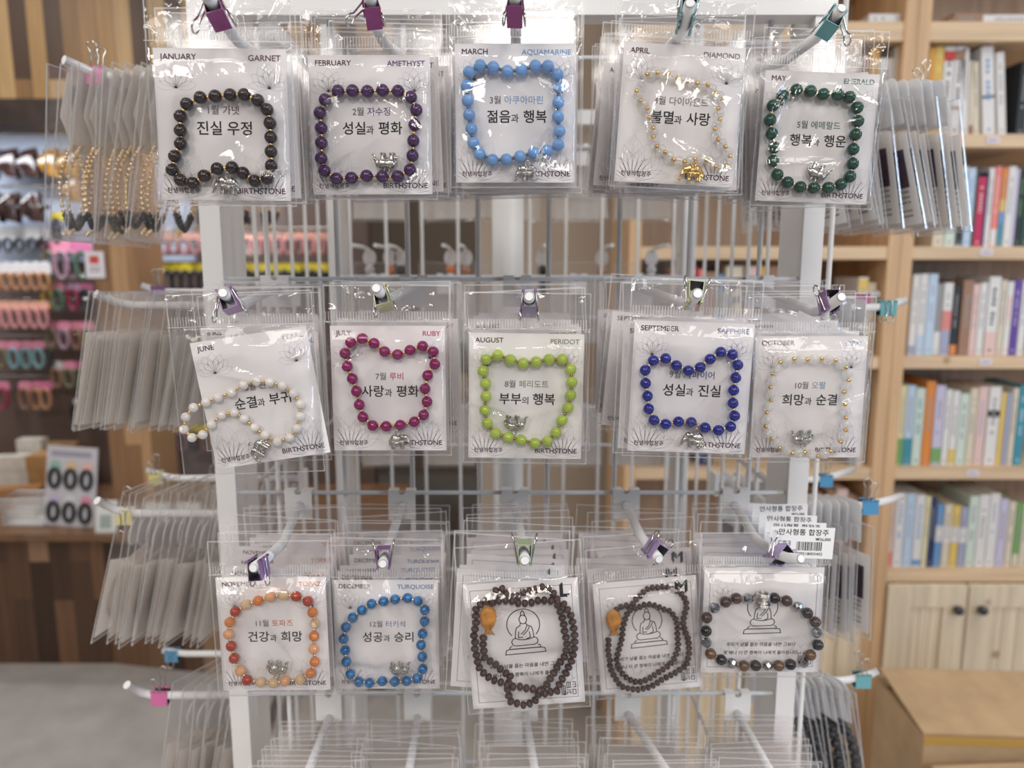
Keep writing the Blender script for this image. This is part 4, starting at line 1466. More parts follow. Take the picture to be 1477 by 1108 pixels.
def proto_tab(M, label, group):
    o = empty('bracelet_package', M, label, 'bracelet package', group)
    link('hang_tab', side_card(round_top(0.019, 0.010, -0.034, 0.007), 0.0007).mesh('hang_tab', [TABW]), o)
    mb = side_card([(-.031, -.130), (.031, -.130), (.031, -.044), (-.031, -.044)])
    for y in (0.0005 + 0.00012, -0.00012):
        mb.add([(-.024, y, -.094), (.024, y, -.094), (.024, y, -.058), (-.024, y, -.058)], [(0, 1, 2, 3)], 1)
        arc = [(0.006 * math.cos(R(a)), -0.054 + 0.004 * math.sin(R(a))) for a in range(20, 161, 20)]
        mb.stroke(arc, 0.0005, y, 2)
        r2 = random.Random(5)
        for ln in (-.099, -.104, -.109, -.117, -.122):
            x = -.022
            while x < r2.uniform(0.004, 0.02):
                b = r2.uniform(0.003, 0.007)
                x2 = x
                while x2 < x + b:
                    mb.add([(x2, y, ln), (x2 + .0011, y, ln), (x2 + .0011, y, ln + r2.uniform(.0012, .0022)), (x2, y, ln + .0019)], [(0, 1, 2, 3)], 2)
                    x2 += 0.0017
                x += b + 0.0016
    link('card', mb.mesh('card', [CARDW, PURPLEPIC, GREYINK]), o)
    mb = MB()
    for i in range(22):
        a = 2 * math.pi * i / 22
        mb.ball((0.021 * math.cos(a), -0.0032, -0.088 + 0.026 * math.sin(a)), 0.0028, 8, 6, 0)
    link('bracelet', mb.mesh('bracelet', [M_BROWN]), o)
    link('bag', side_bag(0.069, -0.012, -0.136, 0.006), o)
    return o


def proto_label(M, label, group):
    o = empty('bracelet_package', M, label, 'bracelet package', group)
    link('hang_tab', side_card(round_top(0.022, 0.010, -0.036, 0.010), 0.0007).mesh('hang_tab', [TABW]), o)
    mb = side_card([(-.020, -.034), (.020, -.034), (.020, -.006), (-.020, -.006)], 0.0003)
    y = 0.0011
    r2 = random.Random(8)
    for q in (-0.014, -0.021):
        x = -0.014
        while x < 0.013:
            mb.add([(x, y, q), (x + r2.uniform(.0015, .003), y, q + .0004), (x + .0012, y, q + r2.uniform(.0015, .003))], [(0, 1, 2)], 1)
            x += 0.0034
    o2 = link('price_label', mb.mesh('price_label', [LABELP, GREYINK]), o, T(0, 0.0009, 0))
    mb = MB()
    for i in range(20):
        a = 2 * math.pi * i / 20
        mb.ball((0.022 * math.sin(a), -0.001, -0.078 + 0.034 * math.cos(a)), 0.0050, 10, 7, 0)
    link('bracelet', mb.mesh('bracelet', [mat('black_wood_bead', (0.016, 0.015, 0.018), 0.4)]), o)
    link('bag', side_bag(0.064, 0.004, -0.124, 0.007), o)
    return o


def side_peg(sgn, px_pts, label, cl=None):
    """peg reaching out sideways; px_pts from tip inwards"""
    pts = [P(*q) for q in px_pts]
    root = Vector((sgn * 0.264, pts[-1].y, pts[-1].z))
    pts.append(root)
    o = empty('display_peg', T(root), label, 'peg', 'pegs on the sides of the rack')
    loc = [p - root for p in pts]
    full = [loc[0]]
    for i in range(1, len(loc) - 1):
        a, b, c = loc[i - 1], loc[i], loc[i + 1]
        full += [b + (a - b) * min(.4, .006 / (a - b).length), b + (c - b) * min(.4, .006 / (c - b).length)]
    full.append(loc[-1])
    MB().tube(full, 0.0040, 14).build('rod', PEGW, o)
    MB().box((-0.004, -0.013, -0.018), (0.0015, 0.013, 0.010)).build('mounting_plate', WHITE, o)
    if cl:
        (px, py, colr, roll, pa, pb, lab) = cl
        Y = px_pts[-1][2]
        i = 0
        clip(px, py, Y, (sgn, 0, 0), roll, colr, pa, pb, lab, 'binder clips on the side pegs', scale=1.12)
    return root.z, pts


def side_row(sgn, proto, n, Y, z, xa, xb, tilt, label, group, yawj=3.0, yaw=0.0, zj=0.0015):
    p0 = None
    for i in range(n):
        x = xa + (xb - xa) * i / max(1, n - 1)
        M = T(x * 1.0, Y + rnd.gauss(0, 0.0025), z + rnd.gauss(0, zj)) @ Rot(-sgn * (tilt + rnd.gauss(0, 1.3)), 'Y') @ Rot(sgn * (90 + yaw + rnd.gauss(0, yawj)), 'Z') @ Rot(rnd.gauss(0, 1.0), 'Y')
        if p0 is None:
            p0 = proto(M, label, group)
        else:
            copy_tree(p0, M)


# left side, near pegs
YL = 0.70
z, _ = side_peg(-1, [(92, 86, YL - 0.02), (132, 104, YL), (152, 110, YL)], 'white side peg of the gold bracelets at the upper left', (141, 106, 'pink', 0, 165, 175, 'pink binder clip on the side peg of the gold bracelets'))
side_row(-1, proto_gold, 12, YL, z, -0.395, -0.285, 9, 'gold and black bead bracelet on a pointed white card at the upper left', 'gold bracelets on the upper left side peg', yaw=14, yawj=4.2)
z, _ = side_peg(-1, [(138, 424, YL - 0.02), (178, 440, YL), (200, 441, YL)], 'white side peg of the plain white cards on the left')
side_row(-1, proto_white, 16, YL, z, -0.380, -0.272, 13, 'white card in a clear bag on the left side, beside the JUNE package', 'white cards on the second left side peg', yaw=6, yawj=2.0)
z, _ = side_peg(-1, [(140, 722, YL - 0.02), (172, 738, YL), (195, 741, YL)], 'white side peg of the bags with oval tabs on the left', (181, 741, 'yellow', 0, 175, 5, 'yellow binder clip with one handle hanging down on the left side peg'))
side_row(-1, proto_oval, 13, YL, z, -0.372, -0.275, 13, 'clear bag with a white oval tab at the left, beside the NOVEMBER package', 'bags with oval tabs on the third left side peg', yaw=8, yawj=2.4)
z, _ = side_peg(-1, [(183, 988, YL - 0.02), (210, 1002, YL), (232, 1003, YL)], 'white side peg at the lower left, above the stone floor', (232, 1001, 'pink', 0, 170, 155, 'pink binder clip on the lowest left side peg'))
side_row(-1, proto_oval, 7, YL, z, -0.325, -0.268, 10, 'clear bag with a white oval tab at the lower left, below the pink clip', 'bags with oval tabs on the lowest left side peg', yaw=22, yawj=3.6)
# left side, far pegs
YR = 0.90
z, _ = side_peg(-1, [(200, 140, YR), (230, 152, YR), (250, 152, YR)], 'white side peg of the gold bracelets farther back on the left')
side_row(-1, proto_gold, 9, YR, z, -0.36, -0.275, 5, 'gold bead bracelet on the farther peg at the upper left, behind the JANUARY package', 'gold bracelets on the farther upper left peg', yaw=14, yawj=4.8)
z, _ = side_peg(-1, [(205, 412, YR), (230, 420, YR), (250, 421, YR)], 'white side peg farther back behind the plain white cards', (230, 419, 'purple', 0, 172, 165, 'binder clip whose wire handles rise behind the plain white cards'))
side_row(-1, proto_white, 8, YR, z, -0.345, -0.275, 10, 'white card in a clear bag on the farther left peg, behind the JUNE package', 'white cards on the farther left peg', yawj=2.0)
z, _ = side_peg(-1, [(212, 678, YR), (240, 688, YR), (262, 690, YR)], 'white side peg farther back above the oval tabs', (226, 686, 'yellow', 12, 172, 158, 'small yellow binder clip farther back above the oval tabs'))
side_row(-1, proto_oval, 11, YR, z, -0.375, -0.275, 12, 'clear bag with an oval tab on the farther left peg, behind the near oval tabs', 'bags with oval tabs on the farther left peg', yawj=2.4)
z, _ = side_peg(-1, [(235, 938, YR), (262, 943, YR), (280, 943, YR)], 'white side peg farther back at the lower left', (249, 942, 'blue', 0, 5, 10, 'sky blue binder clip farther back at the lower left'))
side_row(-1, proto_oval, 6, YR, z, -0.34, -0.275, 10, 'clear bag with an oval tab on the farther lower left peg', 'bags with oval tabs on the farther lower left peg', yawj=3.0)

# right side, near pegs
YQ = 0.745
z, _ = side_peg(1, [(1345, 122, YQ), (1310, 132, YQ), (1290, 134, YQ)], 'white side peg of the cards with purple pictures at the upper right', (1330, 130, 'blue', 8, 172, 165, 'sky blue binder clip on the upper right side peg'))
side_row(1, proto_tab, 12, YQ, z, 0.405, 0.283, 13, 'card with a dark purple picture in a clear bag at the upper right', 'cards with purple pictures on the upper right side peg', yaw=14, yawj=3.6)
z, _ = side_peg(1, [(1307, 433, YQ + .01), (1280, 441, YQ + .01), (1262, 444, YQ + .01)], 'white side peg behind the OCTOBER package on the right', (1279, 441, 'teal', 0, 8, 4, 'teal binder clip with handles hanging down on the second right side peg'))
side_row(1, proto_tab, 5, YQ + .01, z, 0.352, 0.285, 1, 'card with a purple picture half hidden behind the OCTOBER package', 'purple picture cards behind the OCTOBER package', yaw=12, yawj=2.4)
z, _ = side_peg(1, [(1302, 715, YQ), (1268, 725, YQ), (1240, 730, YQ)], 'white side peg of the rounded white tabs on the right', (1253, 727, 'blue', 0, 168, 178, 'sky blue binder clip near the bookcase books on the third right side peg'))
side_row(1, proto_tab, 9, YQ, z, 0.352, 0.280, 2, 'clear bag with a rounded white tab on the right, beside the barcode label', 'bags with rounded tabs on the third right side peg', yaw=20, yawj=2.4)
z, _ = side_peg(1, [(1266, 968, YQ), (1246, 976, YQ), (1215, 982, YQ)], 'white side peg of the black bead bracelets at the lower right', (1243, 977, 'teal', 0, 172, 160, 'teal binder clip on the lowest right side peg'))
side_row(1, proto_label, 9, YQ, z, 0.350, 0.288, 12, 'black bead bracelet under a slanted white label at the lower right', 'black bead bracelets on the lowest right side peg', yaw=24, yawj=2.4)
# right side, far pegs
YS = 0.92
z, _ = side_peg(1, [(1210, 160, YS), (1180, 168, YS), (1160, 168, YS)], 'white side peg farther back at the upper right')
side_row(1, proto_tab, 8, YS, z, 0.37, 0.28, 6, 'card with a purple picture on the farther upper right peg, behind the MAY package', 'purple picture cards on the farther upper right peg', yawj=3.6)
z, _ = side_peg(1, [(1268, 424, YS), (1242, 430, YS), (1222, 432, YS)], 'white side peg farther back behind the OCTOBER clip', (1243, 430, 'pink', 0, 10, 6, 'pink binder clip behind the header of the OCTOBER package'))
z, _ = side_peg(1, [(1233, 676, YS), (1198, 688, YS), (1180, 692, YS)], 'white side peg farther back below the OCTOBER package', (1190, 690, 'blue', 0, 170, 170, 'sky blue binder clip just below the OCTOBER package'))
side_row(1, proto_tab, 6, YS, z, 0.36, 0.28, 3, 'clear bag with a rounded tab on the farther right peg below the OCTOBER package', 'bags with rounded tabs on the farther right peg', yaw=10, yawj=2.4)

# the far side of the rack: backs of white cards
FARM = S + BK
k = 0
pos_far = [(-0.2 + 0.1 * i, r) for r in (0, 1, 2) for i in range(5)]
pf = None
for x, r in pos_far:
    z = ROWZ[r] + 0.012
    base = T(x, FARM + 0.03, z)
    lab = 'white card hanging on the far side of the rack, seen through the wires'
    MB_ = T(x, FARM + 0.022, z) @ Rot(180, 'Z')
    for j in range(2):
        M = T(x, FARM + 0.03 + 0.012 * j, z) @ Rot(180 + rnd.gauss(0, 3), 'Z') @ Rot(rnd.gauss(0, 2), 'Y')
        if pf is None:
            pf = empty('bracelet_package', M, lab, 'bracelet package', 'white cards on the far side of the rack')
            link('card', side_card([(-.040, -.112), (.040, -.112), (.040, -.020), (-.040, -.020)]).mesh('card', [CARDW]), pf)
            link('bag', side_bag(0.086, 0.010, -0.116, 0.005), pf)
        else:
            copy_tree(pf, M)
    o = MB().box((-0.0125, 0.0, -0.028), (0.0125, 0.002, 0.0)).box((-0.0125, -0.006, -0.002), (-0.004, 0.0, 0.002)).box((0.004, -0.006, -0.002), (0.0125, 0.0, 0.002)).tube([(0, 0.002, -0.02), (0, 0.10, -0.02), (0, 0.12, -0.012)], 0.0036, 10).build('display_peg', WHITE, None, T(x, FARM + 0.006, ROWZ[r] + 0.003))
    tag(o, 'white peg plate on the far side of the rack, seen through the wires', 'peg', 'peg plates on the far side of the rack')

# hair ornaments hanging behind the rack, seen between its wires
ORN = {'orange': (0.70, 0.20, 0.04), 'black': (0.02, 0.02, 0.022), 'copper': (0.45, 0.22, 0.12), 'silver': (0.6, 0.6, 0.62)}
for px, nm in ((533, 'silver'), (562, 'orange'), (578, 'black'), (650, 'orange'), (672, 'copper'), (782, 'black'), (868, 'copper'), (940, 'silver')):
    p = P(px, 372, 1.24)
    o = empty('tassel_pendant', T(p), 'tassel', 'pendant')
    o['label'] = f'{nm} tassel under a white oval tab, seen through the wires ' + {533: 'at the far left', 562: 'left of a black one', 578: 'right of an orange one', 650: 'left of the column', 672: 'just left of the column', 782: 'right of the column', 868: 'second right of the column', 940: 'farthest right'}[px]
    MB().prism([(0.011 * math.cos(R(a)), 0.014 * math.sin(R(a))) for a in range(0, 360, 15)], 0, 0.0012).build('oval_tab', TABW, o)
    m_ = mat('tassel_' + nm, ORN[nm], 0.5)
    mb = MB().ball((0, 0, -0.02), 0.008, 12, 8)
    for i in range(12):
        a = i * 30
        mb.tube([(0.004 * math.cos(R(a)), 0.004 * math.sin(R(a)), -0.022), (0.008 * math.cos(R(a)), 0.008 * math.sin(R(a)), -0.062)], 0.0022, 6)
    mb.build('tassel', m_, o)
    MB().tube([(0, 0, 0.012), (0, -0.05, 0.016), (0, -0.13, 0.016)], 0.003, 8).build('hook', WHITE, o)
# ------------------------------------------------------------------ books
BOOKN = 0
PAGE = mat('book_pages', (0.72, 0.66, 0.55), 0.8)
BC = {
    'white': (0.80, 0.78, 0.77), 'cream': (0.74, 0.66, 0.52), 'yellow': (0.80, 0.58, 0.16), 'amber': (0.78, 0.42, 0.08), 'pale blue': (0.55, 0.68, 0.84), 'navy': (0.035, 0.05, 0.14),
    'crimson': (0.55, 0.02, 0.09), 'coral': (0.86, 0.26, 0.22), 'orange': (0.78, 0.28, 0.06), 'lavender': (0.62, 0.58, 0.76), 'black': (0.025, 0.028, 0.03), 'teal': (0.06, 0.30, 0.40),
    'pale pink': (0.80, 0.58, 0.54), 'brown': (0.36, 0.20, 0.13), 'purple': (0.14, 0.06, 0.36), 'grey': (0.34, 0.33, 0.33), 'green': (0.20, 0.42, 0.14), 'pale green': (0.66, 0.76, 0.68),
    'blue': (0.16, 0.34, 0.62), 'slate': (0.40, 0.42, 0.58), 'dark green': (0.03, 0.08, 0.06), 'pale yellow': (0.82, 0.75, 0.46), 'red': (0.62, 0.05, 0.03)}


def bmat(n):
    return mat('book_cover_' + n.replace(' ', '_'), BC[n], 0.45, spec=0.4)


def book(x, y, z, th, h, dpt, col, label, group, lean=0.0, bands=(), title='grey', flat=False):
    """spine towards the camera; x is the left edge of the spine's foot"""
    m = [bmat(col), bmat(title)]
    c = MB()
    t = 0.0018
    c.box((0, 0, 0), (th, t, h), 0).box((0, t, 0), (t, dpt, h), 0).box((th - t, t, 0), (th, dpt, h), 0)
    for (a, b, bc) in bands:
        m.append(bmat(bc))
        c.box((-0.0002, -0.0004, a * h), (th + 0.0002, 0.0003, b * h), len(m) - 1)
    r2 = random.Random(int(x * 9000) + int(z * 100))
    zz = h * 0.88
    if th > 0.012 and not any(b[1] - b[0] > 0.6 for b in bands):
        while zz > h * 0.42:                   # the title's letters down the spine
            zz -= th * 0.34 * 1.25
            if r2.random() < 0.86:
                c.box((th * 0.34, -0.0005, zz), (th * r2.uniform(0.58, 0.68), 0.0001, zz + th * 0.26), 1)
        c.box((th * 0.36, -0.0005, h * 0.05), (th * 0.64, 0.0001, h * 0.075), 1)
    M = T(x, y, z) @ Rot(lean, 'Y')
    if flat:
        M = T(x, y, z) @ Rot(-90, 'Y') @ T(-0.0, 0, -h)
    o = c.build('book', m, None, M)
    tag(o, label, 'book', group)
    MB().box((t + .0001, t, 0.003), (th - t - .0001, dpt - 0.004, h - 0.003)).build('pages', PAGE, o)
    return o


def shelf_row(items, zs, where, group):
    for it in items:
        xa, xb, ytop, col, label = it[:5]
        kw = it[5] if len(it) > 5 else {}
        yy = BY + kw.pop('dy', 0.03)
        lean = kw.pop('lean', 0)
        pyb = kw.pop('pyb', None)
        a = P(xa, 400, yy)
        z = zs + 0.0005
        cz = kw.pop('h', None)
        # spine edges read at mid height of the shelf row
        pym = kw.pop('pym')
        xl, xr = P(xa, pym, yy).x, P(xb, pym, yy).x
        top = P((xa + xb) / 2, ytop, yy).z
        h = max(0.08, top - z) / max(.6, math.cos(R(lean)))
        nxt = min(q for q in SHZ + [2.33] if q > zs + .05) - 0.05
        h = min(h, nxt - z)
        if xl < 0.99:
            xr = min(xr, 0.960)
        else:
            xl = max(xl, 1.028)
        if lean:                               # a leaning book stands on its lower corner
            z += abs(math.sin(R(lean))) * (xr - xl) if lean > 0 else 0
            z = z if lean > 0 else z + abs(math.sin(R(lean))) * 0.0
        book(xl, yy, z, max(0.006, xr - xl - 0.0012), h, kw.pop('dp', 0.15), col, label + ' ' + where, group, lean, **kw)


def rowdef(lst, pym):
    return [(*l[:5], dict(l[5] if len(l) > 5 else {}, pym=pym)) for l in lst]


G1 = 'books on the shelf beside the upper right clip'
shelf_row(rowdef([
    (1337, 1346, 68, 'amber', 'slim amber book next to the bookcase post', dict(title='orange')),
    (1346, 1358, 66, 'yellow', 'orange-yellow book between the amber one and a white one', dict(title='orange')),
    (1359, 1374, 64, 'white', 'white book with a bright red square at its head', dict(bands=((.84, .95, 'red'),), title='black')),
    (1375, 1389, 65, 'white', 'white book with a brown-red square at its head', dict(bands=((.85, .96, 'brown'), (.3, .33, 'brown')), title='black')),
    (1392, 1402, 70, 'white', 'slim white book leaning beside the one with the brown-red square', dict(lean=-4)),
    (1403, 1409, 88, 'cream', 'thin short cream book leaning left with a dark foot', dict(lean=-4, bands=((.02, .14, 'brown'),))),
    (1410, 1419, 90, 'cream', 'short cream book leaning left without a dark foot', dict(lean=-6)),
    (1424, 1442, 66, 'white', 'thick white book leaning left with a navy strap', dict(lean=-6.6, bands=((.42, .45, 'navy'),), title='blue')),
    (1446, 1458, 76, 'white', 'white book leaning against the strapped one', dict(lean=-7)),
    (1471, 1484, 88, 'black', 'dark book at the right end beyond the leaning white ones', {}),
], 130), SHZ[1], 'on the second shelf', G1)
G2 = 'books on the shelf with the crimson book'
shelf_row(rowdef([
    (1350, 1366, 240, 'cream', 'cream book just right of the post', {}),
    (1367, 1382, 246, 'pale green', 'pale green book half hidden by the hanging cards', {}),
    (1383, 1393, 240, 'white', 'white book with a black lower half', dict(bands=((.02, .6, 'black'), (.86, .92, 'blue')))),
    (1394, 1405, 242, 'pale blue', 'pale blue book with a blue title', dict(title='blue')),
    (1405, 1409, 250, 'dark green', 'thin dark green book left of the crimson one', {}),
    (1409, 1421, 255, 'crimson', 'crimson book', dict(title='pale pink')),
    (1421, 1424, 248, 'navy', 'thin navy book right of the crimson one', {}),
    (1424, 1432, 242, 'white', 'white book between the crimson and coral ones', {}),
    (1433, 1442, 240, 'coral', 'coral red book with a white foot', dict(bands=((.01, .22, 'white'),), title='pale pink')),
    (1443, 1451, 242, 'orange', 'orange book with a teal lower half', dict(bands=((.01, .3, 'teal'), (.3, .45, 'blue'), (.45, .6, 'yellow')))),
    (1452, 1463, 240, 'white', 'white book right of the orange and teal one', {}),
    (1463, 1468, 244, 'lavender', 'thin lavender book left of the black one', {}),
    (1469, 1477, 244, 'black', 'black book near the right end', dict(title='green')),
    (1478, 1490, 244, 'dark green', 'dark green book at the right end', {}),
], 290), SHZ[2], 'on the third shelf', G2)
G3 = 'books on the shelf with the purple book'
shelf_row(rowdef([
    (1314, 1324, 396, 'white', 'white book with a grey foot next to the post', dict(bands=((.01, .12, 'slate'),))),
    (1325, 1336, 395, 'white', 'white book with a pale blue foot', dict(bands=((.01, .25, 'pale blue'),))),
    (1337, 1350, 395, 'pale blue', 'pale blue book', dict(title='slate')),
    (1350, 1359, 410, 'grey', 'grey book with a white foot', dict(bands=((.01, .33, 'white'),))),
    (1360, 1373, 408, 'white', 'white book with a pink and blue spine', dict(bands=((.35, .62, 'coral'), (.01, .35, 'slate')))),
    (1374, 1384, 412, 'black', 'black book with an orange foot', dict(bands=((.01, .15, 'orange'),))),
    (1387, 1402, 404, 'brown', 'brown-pink book after the dark gap', dict()),
    (1402, 1411, 410, 'pale pink', 'slim pale pink book', {}),
    (1412, 1422, 408, 'white', 'slim white book right of the pale pink one', {}),
    (1424, 1441, 399, 'white', 'broad white book with a pink foot', dict(bands=((.01, .3, 'pale pink'),), title='black')),
    (1442, 1450, 404, 'cream', 'slim cream book right of the broad white one', {}),
    (1451, 1460, 406, 'white', 'white book with a red title left of the purple one', dict(title='coral')),
    (1461, 1471, 404, 'purple', 'deep purple book', dict(title='lavender')),
    (1472, 1482, 404, 'white', 'white book right of the purple one', {}),
], 450), SHZ[3], 'on the fourth shelf', G3)
G4 = 'books on the shelf with the orange book'
shelf_row(rowdef([
    (1297, 1305, 556, 'pale yellow', 'pale yellow book with a green foot next to the post', dict(bands=((.01, .34, 'green'),))),
    (1306, 1318, 556, 'pale blue', 'pale blue book with a teal foot', dict(bands=((.01, .34, 'teal'),))),
    (1319, 1332, 560, 'pale green', 'pale green book left of the orange one', dict(title='teal')),
    (1333, 1346, 550, 'orange', 'orange book', dict(dp=.2)),
    (1347, 1361, 556, 'lavender', 'pale lavender book with a green foot', dict(bands=((.03, .22, 'green'),))),
    (1362, 1371, 562, 'white', 'white book with a thin grey title', {}),
    (1372, 1382, 564, 'white', 'white book with a yellow foot', dict(bands=((.02, .22, 'yellow'),))),
    (1383, 1396, 568, 'pale green', 'short pale green book left of a cream one', {}),
    (1397, 1408, 560, 'cream', 'cream book left of a pink-white one', {}),
    (1409, 1422, 558, 'pale pink', 'pink-white book', dict(title='slate')),
    (1424, 1441, 558, 'white', 'broad white book with a dark emblem', dict(bands=((.62, .70, 'black'),))),
    (1442, 1449, 566, 'yellow', 'slim yellow book', {}),
    (1450, 1457, 566, 'slate', 'slim slate blue book', {}),
    (1458, 1466, 560, 'cream', 'cream book left of the teal one', {}),
    (1467, 1479, 556, 'teal', 'teal book', dict(title='pale blue')),
], 610), SHZ[4], 'on the fifth shelf', G4)
G5 = 'books on the shelf above the cabinet doors'
shelf_row(rowdef([
    (1281, 1290, 712, 'pale pink', 'pale pink book next to the post', dict(bands=((.01, .2, 'coral'),))),
    (1291, 1304, 712, 'white', 'white book with a blue title near the post', dict(title='blue')),
    (1305, 1318, 712, 'pale blue', 'pale blue book', dict(title='slate')),
    (1319, 1332, 714, 'white', 'white book with a blue foot', dict(bands=((.02, .1, 'blue'),), title='blue')),
    (1333, 1340, 716, 'pale yellow', 'pale yellow book left of the navy one', {}),
    (1340, 1349, 718, 'navy', 'navy book', {}),
    (1350, 1360, 728, 'blue', 'short blue book with a white band', dict(bands=((.4, .66, 'white'),))),
    (1361, 1372, 728, 'cream', 'short cream book with a white band', dict(bands=((.4, .66, 'white'),))),
    (1373, 1384, 730, 'yellow', 'short yellow book with a white band', dict(bands=((.4, .66, 'white'),))),
    (1385, 1395, 732, 'slate', 'short slate book with a white band', dict(bands=((.4, .66, 'white'),))),
    (1396, 1409, 716, 'pale green', 'pale green book right of the banded ones', {}),
    (1410, 1424, 714, 'white', 'white book with a grey title', {}),
    (1425, 1439, 712, 'white', 'white book with a slate title', dict(title='slate')),
    (1440, 1452, 720, 'lavender', 'lavender book', {}),
    (1453, 1463, 724, 'cream', 'cream book left of the green one', {}),
    (1464, 1473, 726, 'green', 'green book with a cream foot', dict(bands=((.01, .2, 'cream'),))),
    (1474, 1484, 728, 'cream', 'cream book at the right end', {}),
], 765), SHZ[5], 'on the lowest shelf', G5)
# left bookcase
G6 = 'books in the bookcase behind the rack'
shelf_row(rowdef([
    (1240, 1252, 78, 'brown', 'brown book', {}),
    (1253, 1266, 70, 'amber', 'amber book', {}),
    (1267, 1287, 84, 'white', 'white book', {}),
    (1288, 1301, 62, 'white', 'taller white book beside the post', dict(title='lavender')),
], 130), SHZ[1], 'on the second shelf of the bookcase behind the rack', G6)
shelf_row(rowdef([
    (930, 944, 398, 'black', 'black book', {}), (968, 980, 378, 'orange', 'bright orange book', {}), (980, 992, 380, 'orange', 'second bright orange book from the left', {}),
    (993, 1006, 386, 'crimson', 'crimson book', {}), (1007, 1014, 388, 'coral', 'pink-coral book', {}), (1015, 1032, 392, 'brown', 'brown book', {}), (1033, 1044, 396, 'blue', 'blue book', {}),
    (1046, 1070, 378, 'cream', 'cream book', {}), (1074, 1092, 384, 'pale pink', 'pale pink book', {}), (1093, 1106, 374, 'amber', 'amber book', {}), (1107, 1124, 378, 'brown', 'broader brown book', {}),
], 430), SHZ[3], 'on the fourth shelf behind the rack', G6)
shelf_row(rowdef([(1236, 1250, 400, 'white', 'white book with a yellow head', dict(bands=((.82, .98, 'yellow'),))), (1251, 1262, 408, 'cream', 'cream book near the post', {})], 450), SHZ[3], 'on the fourth shelf, right of the OCTOBER package', G6)
shelf_row(rowdef([(1228, 1238, 560, 'grey', 'grey book', {}), (1239, 1250, 556, 'white', 'white book', {}), (1010, 1030, 560, 'navy', 'navy book', {}), (960, 980, 560, 'pale blue', 'pale blue book', {})], 610), SHZ[4], 'on the fifth shelf of the bookcase behind the rack', G6)
shelf_row(rowdef([(1176, 1190, 714, 'brown', 'dark brown book', {}), (1192, 1204, 708, 'brown', 'taller brown book', dict(lean=0)), (1205, 1221, 706, 'pale pink', 'dusty pink book', {}), (1222, 1236, 716, 'brown', 'brown book near the post', {})], 745), SHZ[5], 'on the lowest shelf of the bookcase behind the rack', G6)
# flat books on the top shelf
p = P(1262, 6, BY + .03)
book(P(1255, 5, BY + .02).x, BY + 0.02, SHZ[0] + .001, 0.022, 0.078, 0.17, 'white', 'white book lying flat on the top shelf at the left', 'books lying on the top shelf', flat=True)
book(P(1378, 5, BY + .02).x, BY + 0.02, SHZ[0] + .001, 0.024, 0.07, 0.17, 'brown', 'small red-brown book lying flat on the top shelf', 'books lying on the top shelf', flat=True)
book(P(1420, 5, BY + .02).x, BY + 0.02, SHZ[0] + .001, 0.020, 0.22, 0.17, 'white', 'white book lying flat on the top shelf at the right', 'books lying on the top shelf', flat=True)

# ------------------------------------------------------------------ cartons
CB_ = mat('brown_cardboard', (0.52, 0.36, 0.21), 0.75, var=0.12, vscale=14)
CBI = mat('dark_carton_edge', (0.26, 0.16, 0.08), 0.8)
TAPE = mat('amber_packing_tape', (0.60, 0.36, 0.10), 0.2, coat=0.4)
t = empty('cardboard_box', T(1.16, 1.395, 0) @ Rot(-3, 'Z'), 'large brown carton with amber tape in front of the pine cabinet doors', 'cardboard box')
bw, bd, bh = 0.70, 0.21, 0.555
MB().box((-bw / 2, -bd / 2, 0), (bw / 2, bd / 2, bh)).build('carton', CB_, t)
MB().box((-bw / 2, -0.004, 0), (bw / 2, 0, 0.20)).build('flap', CB_, t, T(0, -bd / 2 + .004, bh + .002) @ Rot(-83, 'X'))
MB().box((-bw / 2, 0, 0), (bw / 2, 0.004, 0.05)).build('flap', CB_, t, T(0, bd / 2, bh + .002) @ Rot(80, 'X'))
MB().box((-bw / 2 - .0008, -bd / 2 - .0008, bh - .016), (bw / 2, -bd / 2, bh + .002)).build('tape', TAPE, t)
t = empty('cardboard_box', T(1.07, 1.13, 0) @ Rot(3, 'Z'), 'smaller closed carton at the lower right corner, in front of the large one', 'cardboard box')
bw, bd, bh = 0.56, 0.26, 0.536
MB().box((-bw / 2, -bd / 2, 0), (bw / 2, bd / 2, bh)).build('carton', CB_, t)
MB().box((-bw / 2, -bd / 2, bh), (bw / 2, -0.001, bh + .004)).build('flap', CB_, t)
MB().box((-bw / 2, 0.001, bh), (bw / 2, bd / 2, bh + .004)).build('flap', CB_, t)
MB().box((-bw / 2 - .0008, -0.025, bh + .004), (bw / 2 + .0008, 0.025, bh + .005)).box((-bw / 2 - .001, -0.025, bh - 0.06), (-bw / 2, 0.025, bh + .005)).build('tape', mat('pale_tape', (0.55, 0.42, 0.28), 0.2, coat=0.5), t)

# ------------------------------------------------------------------ the counter on the left
ct = empty('display_counter', T(-1.6, 2.6, 0), 'low wooden plank counter along the left wall', 'counter')
for (xa, ya, xb, yb) in ((-2.9, 2.55, -1.50, 2.55), (-1.50, 2.55, -0.45, 2.36)):
    a, b = Vector((xa, ya)), Vector((xb, yb))
    L_ = (b - a).length
    ang = math.atan2(yb - ya, xb - xa)
    Mx = T(xa + 1.6, ya - 2.6, 0) @ Matrix.Rotation(ang, 4, 'Z')
    MB().box((0, 0.012, 0), (L_, 0.04, 0.49)).build('front_panel', COUNTERW, ct, Mx)
    MB().box((0, 0.02, 0.0), (L_, 0.05, 0.03)).build('toe_board', DARKW, ct, Mx)
mb = MB()
top = [(-2.9, 2.535), (-1.5, 2.535), (-0.44, 2.342), (-0.44, 3.19), (-2.9, 3.19)]
vs = [(x + 1.6, y - 2.6, 0.49) for x, y in top] + [(x + 1.6, y - 2.6, 0.515) for x, y in top]
n = 5
